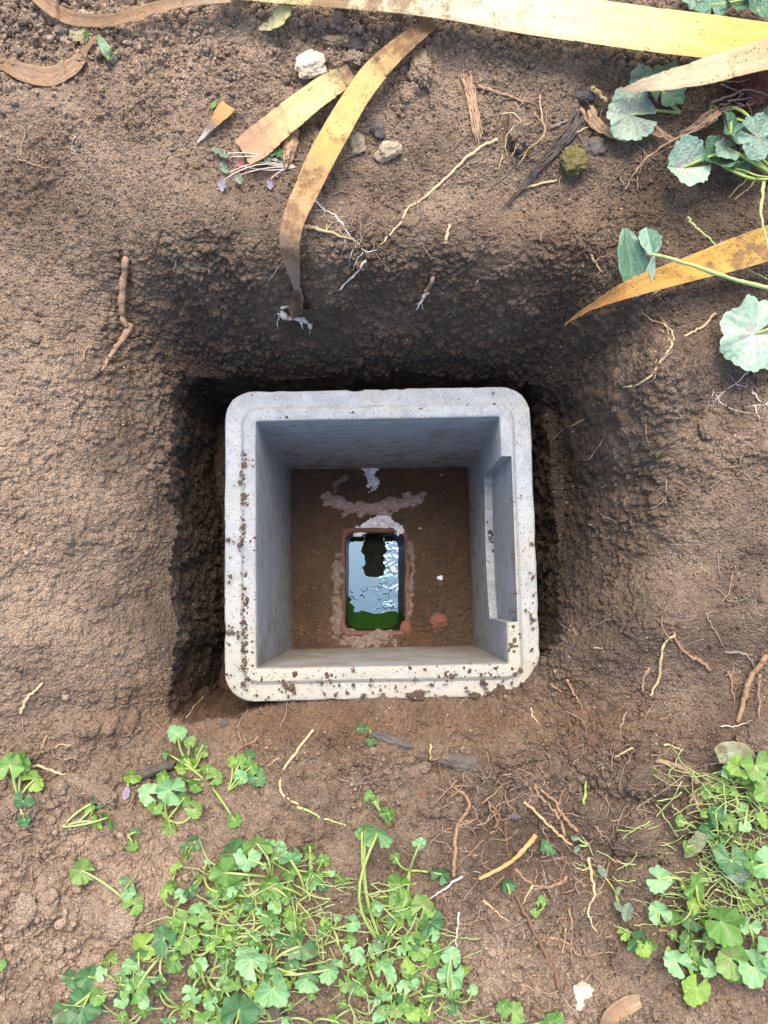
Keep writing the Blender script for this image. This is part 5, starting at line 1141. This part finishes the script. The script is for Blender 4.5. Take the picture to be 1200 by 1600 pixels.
plant('ground_ivy', 'small leaf on an arched stalk right of the tall single ivy', 'ground ivy', (640, 1360), [(656, 1318, 22, .024, Pq, 1.2, .5), (618, 1340, 16, .02, I_), (624, 1382, 44, .014, I_, 3, .3), (690, 1366, 30, .008, D_, 1, .3), (630, 1418, 40, .016, I_, 3.2, .3)], 4)
plant('ground_ivy', 'ground ivy sprig with a blue green leaf at the right edge of the mat', 'ground ivy', (660, 1470), [(662, 1416, 42, .020, I_, 1, .3), (672, 1440, 44, .018, D_, 5, .5), (676, 1458, 26, .016, Pq, 1, .3), (652, 1478, 44, .014, I_, 3.2, .3), (676, 1492, 34, .016, I_, 4.6, .8)], 4.5)
plant('ground_ivy', 'ground ivy with two stacked blue green leaves right of the mat', 'ground ivy', (710, 1560), [(706, 1494, 34, .022, Pq, 1.5, .3), (706, 1524, 44, .020, Pq, 4.3, .3), (724, 1514, 20, .014, Yq, .5, .4), (706, 1542, 34, .012, I_, 3, .3)], 4.5, 'stem_pale')
plant('clover_seedling', 'light green clover with rounded leaflets at the bottom of the mat', 'clover', (622, 1572), [(614, 1538, 34, .024, 'oval', 1.8, .2), (634, 1546, 32, .024, 'oval', .5, .2), (612, 1556, 30, .022, 'oval', 3.2, .2), (634, 1564, 30, .022, 'oval', 5.2, .2), (608, 1572, 40, .018, 'oval', 3.8, .2)], 4)
plant('ground_ivy', 'dark lobed ivy leaf at the bottom edge of the mat', 'ground ivy', (360, 1610), [(374, 1578, 60, .022, D_, 1.3, .2), (350, 1596, 30, .02, Yq, 3.8, .2), (322, 1598, 40, .016, I_, 3.8, .2)], 4.5)
plant('ground_ivy', 'broad pale round leaf in the middle of the mat', 'ground ivy', (420, 1520), [(393, 1500, 52, .030, Pq, 2.2, .2), (426, 1546, 56, .028, Pq, 5, .25), (480, 1530, 40, .024, Pq, 3, .3), (515, 1515, 38, .026, Pq, .1, .3), (470, 1478, 50, .02, D_, 4, .3)], 4.5, 'stem_pale')
plant('ground_ivy', 'blue green leaf pair on top of the left end of the mat', 'ground ivy', (255, 1490), [(257, 1466, 46, .020, 'ivy_dark', 2.4, .3), (290, 1440, 44, .020, I_, 2.2, .3), (295, 1470, 40, .016, I_, 5, .3), (226, 1478, 44, .012, Yq, 3.6, .4), (215, 1544, 46, .020, I_, .9, .6), (272, 1502, 34, .016, I_, 3, .3)], 4.5, 'stem_pale')
plant('ground_ivy', 'dark drooping ivy leaves at the lower left of the mat', 'ground ivy', (160, 1530), [(138, 1526, 44, .012, D_, 2.8, .3), (112, 1528, 34, .008, D_, 3.4, .4), (172, 1500, 28, .010, I_, 1.8, .6), (130, 1574, 60, .014, D_, 4, .3), (100, 1580, 44, .012, D_, 4, .3)], 4)
plant('ground_ivy', 'pair of small serrated leaves at the bottom edge right of the mat', 'ground ivy', (800, 1600), [(802, 1580, 36, .014, I_, .9, .3), (860, 1598, 40, .012, I_, 1.9, .3), (868, 1586, 22, .01, Yq, 1, .5)], 4)
plant('ground_ivy', 'small seedling leaf on the bank right of the peeled stick', 'seedling', (850, 1416), [(846, 1408, 16, .010, I_, 1.3, .3), (836, 1426, 14, .006, I_, 4, .4)], 3.5)
plant('ground_ivy', 'small dark green leaf left of the long brown stem', 'seedling', (796, 1400), [(792, 1381, 22, .008, D_, 1.6, .3)], 3)
plant('ground_ivy', 'tiny leaf pair below the brown roots', 'seedling', (856, 1336), [(852, 1322, 18, .006, D_, 1.6, .3), (862, 1328, 12, .005, D_)], 3)
plant('clover_seedling', 'little grey clover seedling in the tangle by the cream stem', 'seedling', (920, 1318), [(903, 1309, 17, .012, 'greyleaf', 3, .3), (906, 1321, 17, .012, 'greyleaf', 4, .3)], 4, 'stem_pale')
plant('clover_seedling', 'olive clover leaflets below the tangle at the right', 'seedling', (968, 1420), [(962, 1398, 18, .014, 'greyleaf', 1, .3), (960, 1410, 20, .014, 'greyleaf', 5.4, .3), (945, 1370, 26, .010, 'greyleaf', 2.2, .5), (984, 1412, 34, .012, 'greyleaf', 4.4, .6)], 3)
plant('dark_leaves', 'dark wilted leaves on the bank under the chamber', 'wilted leaves', (578, 1140), [(566, 1138, 20, .006, D_, 2.4, .4), (584, 1156, 20, .004, D_, 5.8, .4)], 3)
plant('dark_leaves', 'purple grey leaf and pale bract by the buried wood knob', 'wilted leaves', (208, 1210), [(200, 1230, 24, .008, 'purple', 4.6, .3), (206, 1212, 30, .012, 'ivy_yellow', 3.7, .6)], 3)
# right hand clump
plant('ground_ivy', 'ground ivy with the largest round spotted leaf in the right hand clump', 'ground ivy', (1100, 1410), [(1127, 1440, 58, .034, 'round', 5.9, .1, 1)], 5, 'stem', None)
plant('ground_ivy', 'three lobed blue green leaf at the left of the right hand clump', 'ground ivy', (1070, 1390), [(1029, 1374, 46, .028, Pq, 5.9, .2)], 4.5, 'stem')
plant('ground_ivy', 'leaf folded to show a pale underside in the right hand clump', 'ground ivy', (1112, 1420), [(1088, 1384, 46, .030, I_, 1.4, .5, 1.2), (1066, 1384, 10, .02, Yq)], 4.5)
plant('ground_ivy', 'small scalloped pale leaf below the three lobed leaf', 'ground ivy', (1042, 1446), [(1030, 1424, 40, .024, Pq, 1.8, .4), (1050, 1430, 22, .02, I_, 1, .3), (1083, 1412, 24, .026, Yq, 1.2, .3)], 4)
plant('ground_ivy', 'dark round leaf with a silvery edge at the middle of the right hand clump', 'ground ivy', (1160, 1370), [(1142, 1344, 52, .032, D_, 4.8, .2), (1175, 1346, 40, .028, I_, 5.8, .3), (1156, 1366, 34, .022, 'heuch', 5.2, .3), (1198, 1350, 50, .034, Pq, 0, .2)], 5)
plant('ground_ivy', 'bright lobed leaf at the top right corner of the right hand clump', 'ground ivy', (1196, 1260), [(1180, 1198, 52, .036, I_, 4.8, .2), (1152, 1200, 40, .026, Yq, 3.2, .4), (1200, 1234, 48, .034, I_, 5, .3), (1172, 1238, 28, .02, I_, 3, .3)], 5, 'stem_pale')
plant('ground_ivy', 'serrated leaves at the upper left of the right hand clump', 'ground ivy', (1120, 1310), [(1118, 1272, 34, .018, D_, 1.6, .3), (1140, 1286, 30, .018, I_, 1.2, .3), (1104, 1294, 34, .012, D_, 3, .3), (1128, 1304, 24, .014, I_, 3, .4)], 4, 'stem_pale')
plant('ground_ivy', 'pale scalloped leaf low in the right hand clump', 'ground ivy', (1086, 1520), [(1057, 1502, 46, .026, Pq, 2.4, .25), (1080, 1490, 20, .02, I_, 1.4, .3), (1106, 1514, 30, .02, Pq, 5.6, .3), (1088, 1544, 46, .016, Yq, 4.4, .3)], 4)
plant('ground_ivy', 'broad leaf above the curled pale leaf at the lower right', 'ground ivy', (1150, 1500), [(1142, 1498, 58, .028, I_, 2.6, .25), (1170, 1446, 36, .030, Pq, 4.4, .4), (1148, 1524, 26, .02, I_, 4.8, .4)], 4.5)
plant('ground_ivy', 'curled pale leaves at the lower right edge', 'ground ivy', (1210, 1500), [(1180, 1512, 56, .030, Pq, 5.6, .35), (1200, 1486, 50, .032, Pq, .3, .3), (1178, 1484, 26, .026, I_, 1, .4)], 4.5)
plant('ground_ivy', 'dark leaf with a bright tip at the lower left of the right hand clump', 'ground ivy', (1010, 1500), [(996, 1470, 44, .016, D_, 3.6, .3), (1004, 1484, 28, .018, Yq, 4.6, .4), (1016, 1472, 28, .014, I_, .3, .7), (976, 1458, 18, .014, Yq, .4, .3)], 4)
plant('ground_ivy', 'yellow green torn leaf at the very bottom of the right hand clump', 'ground ivy', (1090, 1560), [(1080, 1552, 40, .012, Yq, 3.4, .5), (1072, 1470, 34, .012, D_, 2, .3), (1078, 1436, 40, .012, D_, 3, .3)], 4)

# ------------------------------------------------------------------ the dense ivy mats: proto sprigs copied with their leaves and stems
def mat_sprigs(poly, count, group, label, sizes):
    x0, x1 = min(p[0] for p in poly), max(p[0] for p in poly); made = []; y0, y1 = min(p[1] for p in poly), max(p[1] for p in poly); n = 0; tries = 0; pts = []
    while n < count and tries < 4000:
        tries += 1; px, py = rnd.uniform(x0, x1), rnd.uniform(y0, y1)
        if not in_poly(px, py, poly) or any(math.hypot(px - a, py - b) < 19 for a, b in pts): continue
        pts.append((px, py)); lv = []
        a0 = rnd.random() * 6.28
        for k in range(rnd.randint(3, 6)):
            a = a0 + k * 1.25 + rnd.uniform(-.4, .4); L = rnd.uniform(12, 46); kd = rnd.choices([I_, Pq, D_, Yq], [.48, .30, .12, .10])[0]
            lv.append((px + math.cos(a) * L, py + math.sin(a) * L, rnd.uniform(*sizes), rnd.uniform(.004, .028), kd, -a + rnd.uniform(-.9, .9), abs(rnd.gauss(.15, .5))))
        made.append((py, px, plant('ground_ivy', label, 'ground ivy', (px, py), lv, rnd.uniform(3, 4.6), rnd.choice(['stem', 'stem_pale']), group), [q[4] for q in lv])); n += 1
    ORD = ['lowest', 'second', 'third', 'fourth', 'fifth', 'sixth', 'seventh', 'eighth', 'ninth', 'tenth']; ORX = ['first', 'second', 'third', 'fourth', 'fifth', 'sixth', 'seventh', 'eighth', 'ninth', 'tenth']
    made.sort(key=lambda q: -q[0]); per = 8 if count > 20 else 4
    for r0 in range(0, len(made), per):
        for k, (py, px, o, kinds) in enumerate(sorted(made[r0:r0 + per], key=lambda q: q[1])):
            big = max(set(kinds), key=kinds.count); look = {I_: 'bright green', Pq: 'pale green', D_: 'dark green', Yq: 'yellow green'}[big]
            row = 'lowest row' if r0 == 0 else ORD[r0 // per] + ' row up'
            o['label'] = f'{look} ivy sprig of the {label}, {row}, {ORX[k]} from the left'
mat_sprigs(MAT_A, 58, 'ground ivy sprigs of the dense mat', 'dense bottom mat', (10, 27))
mat_sprigs(MAT_B, 11, 'ground ivy sprigs of the right hand clump', 'lower right clump', (13, 28))
print('objects', len(bpy.data.objects))
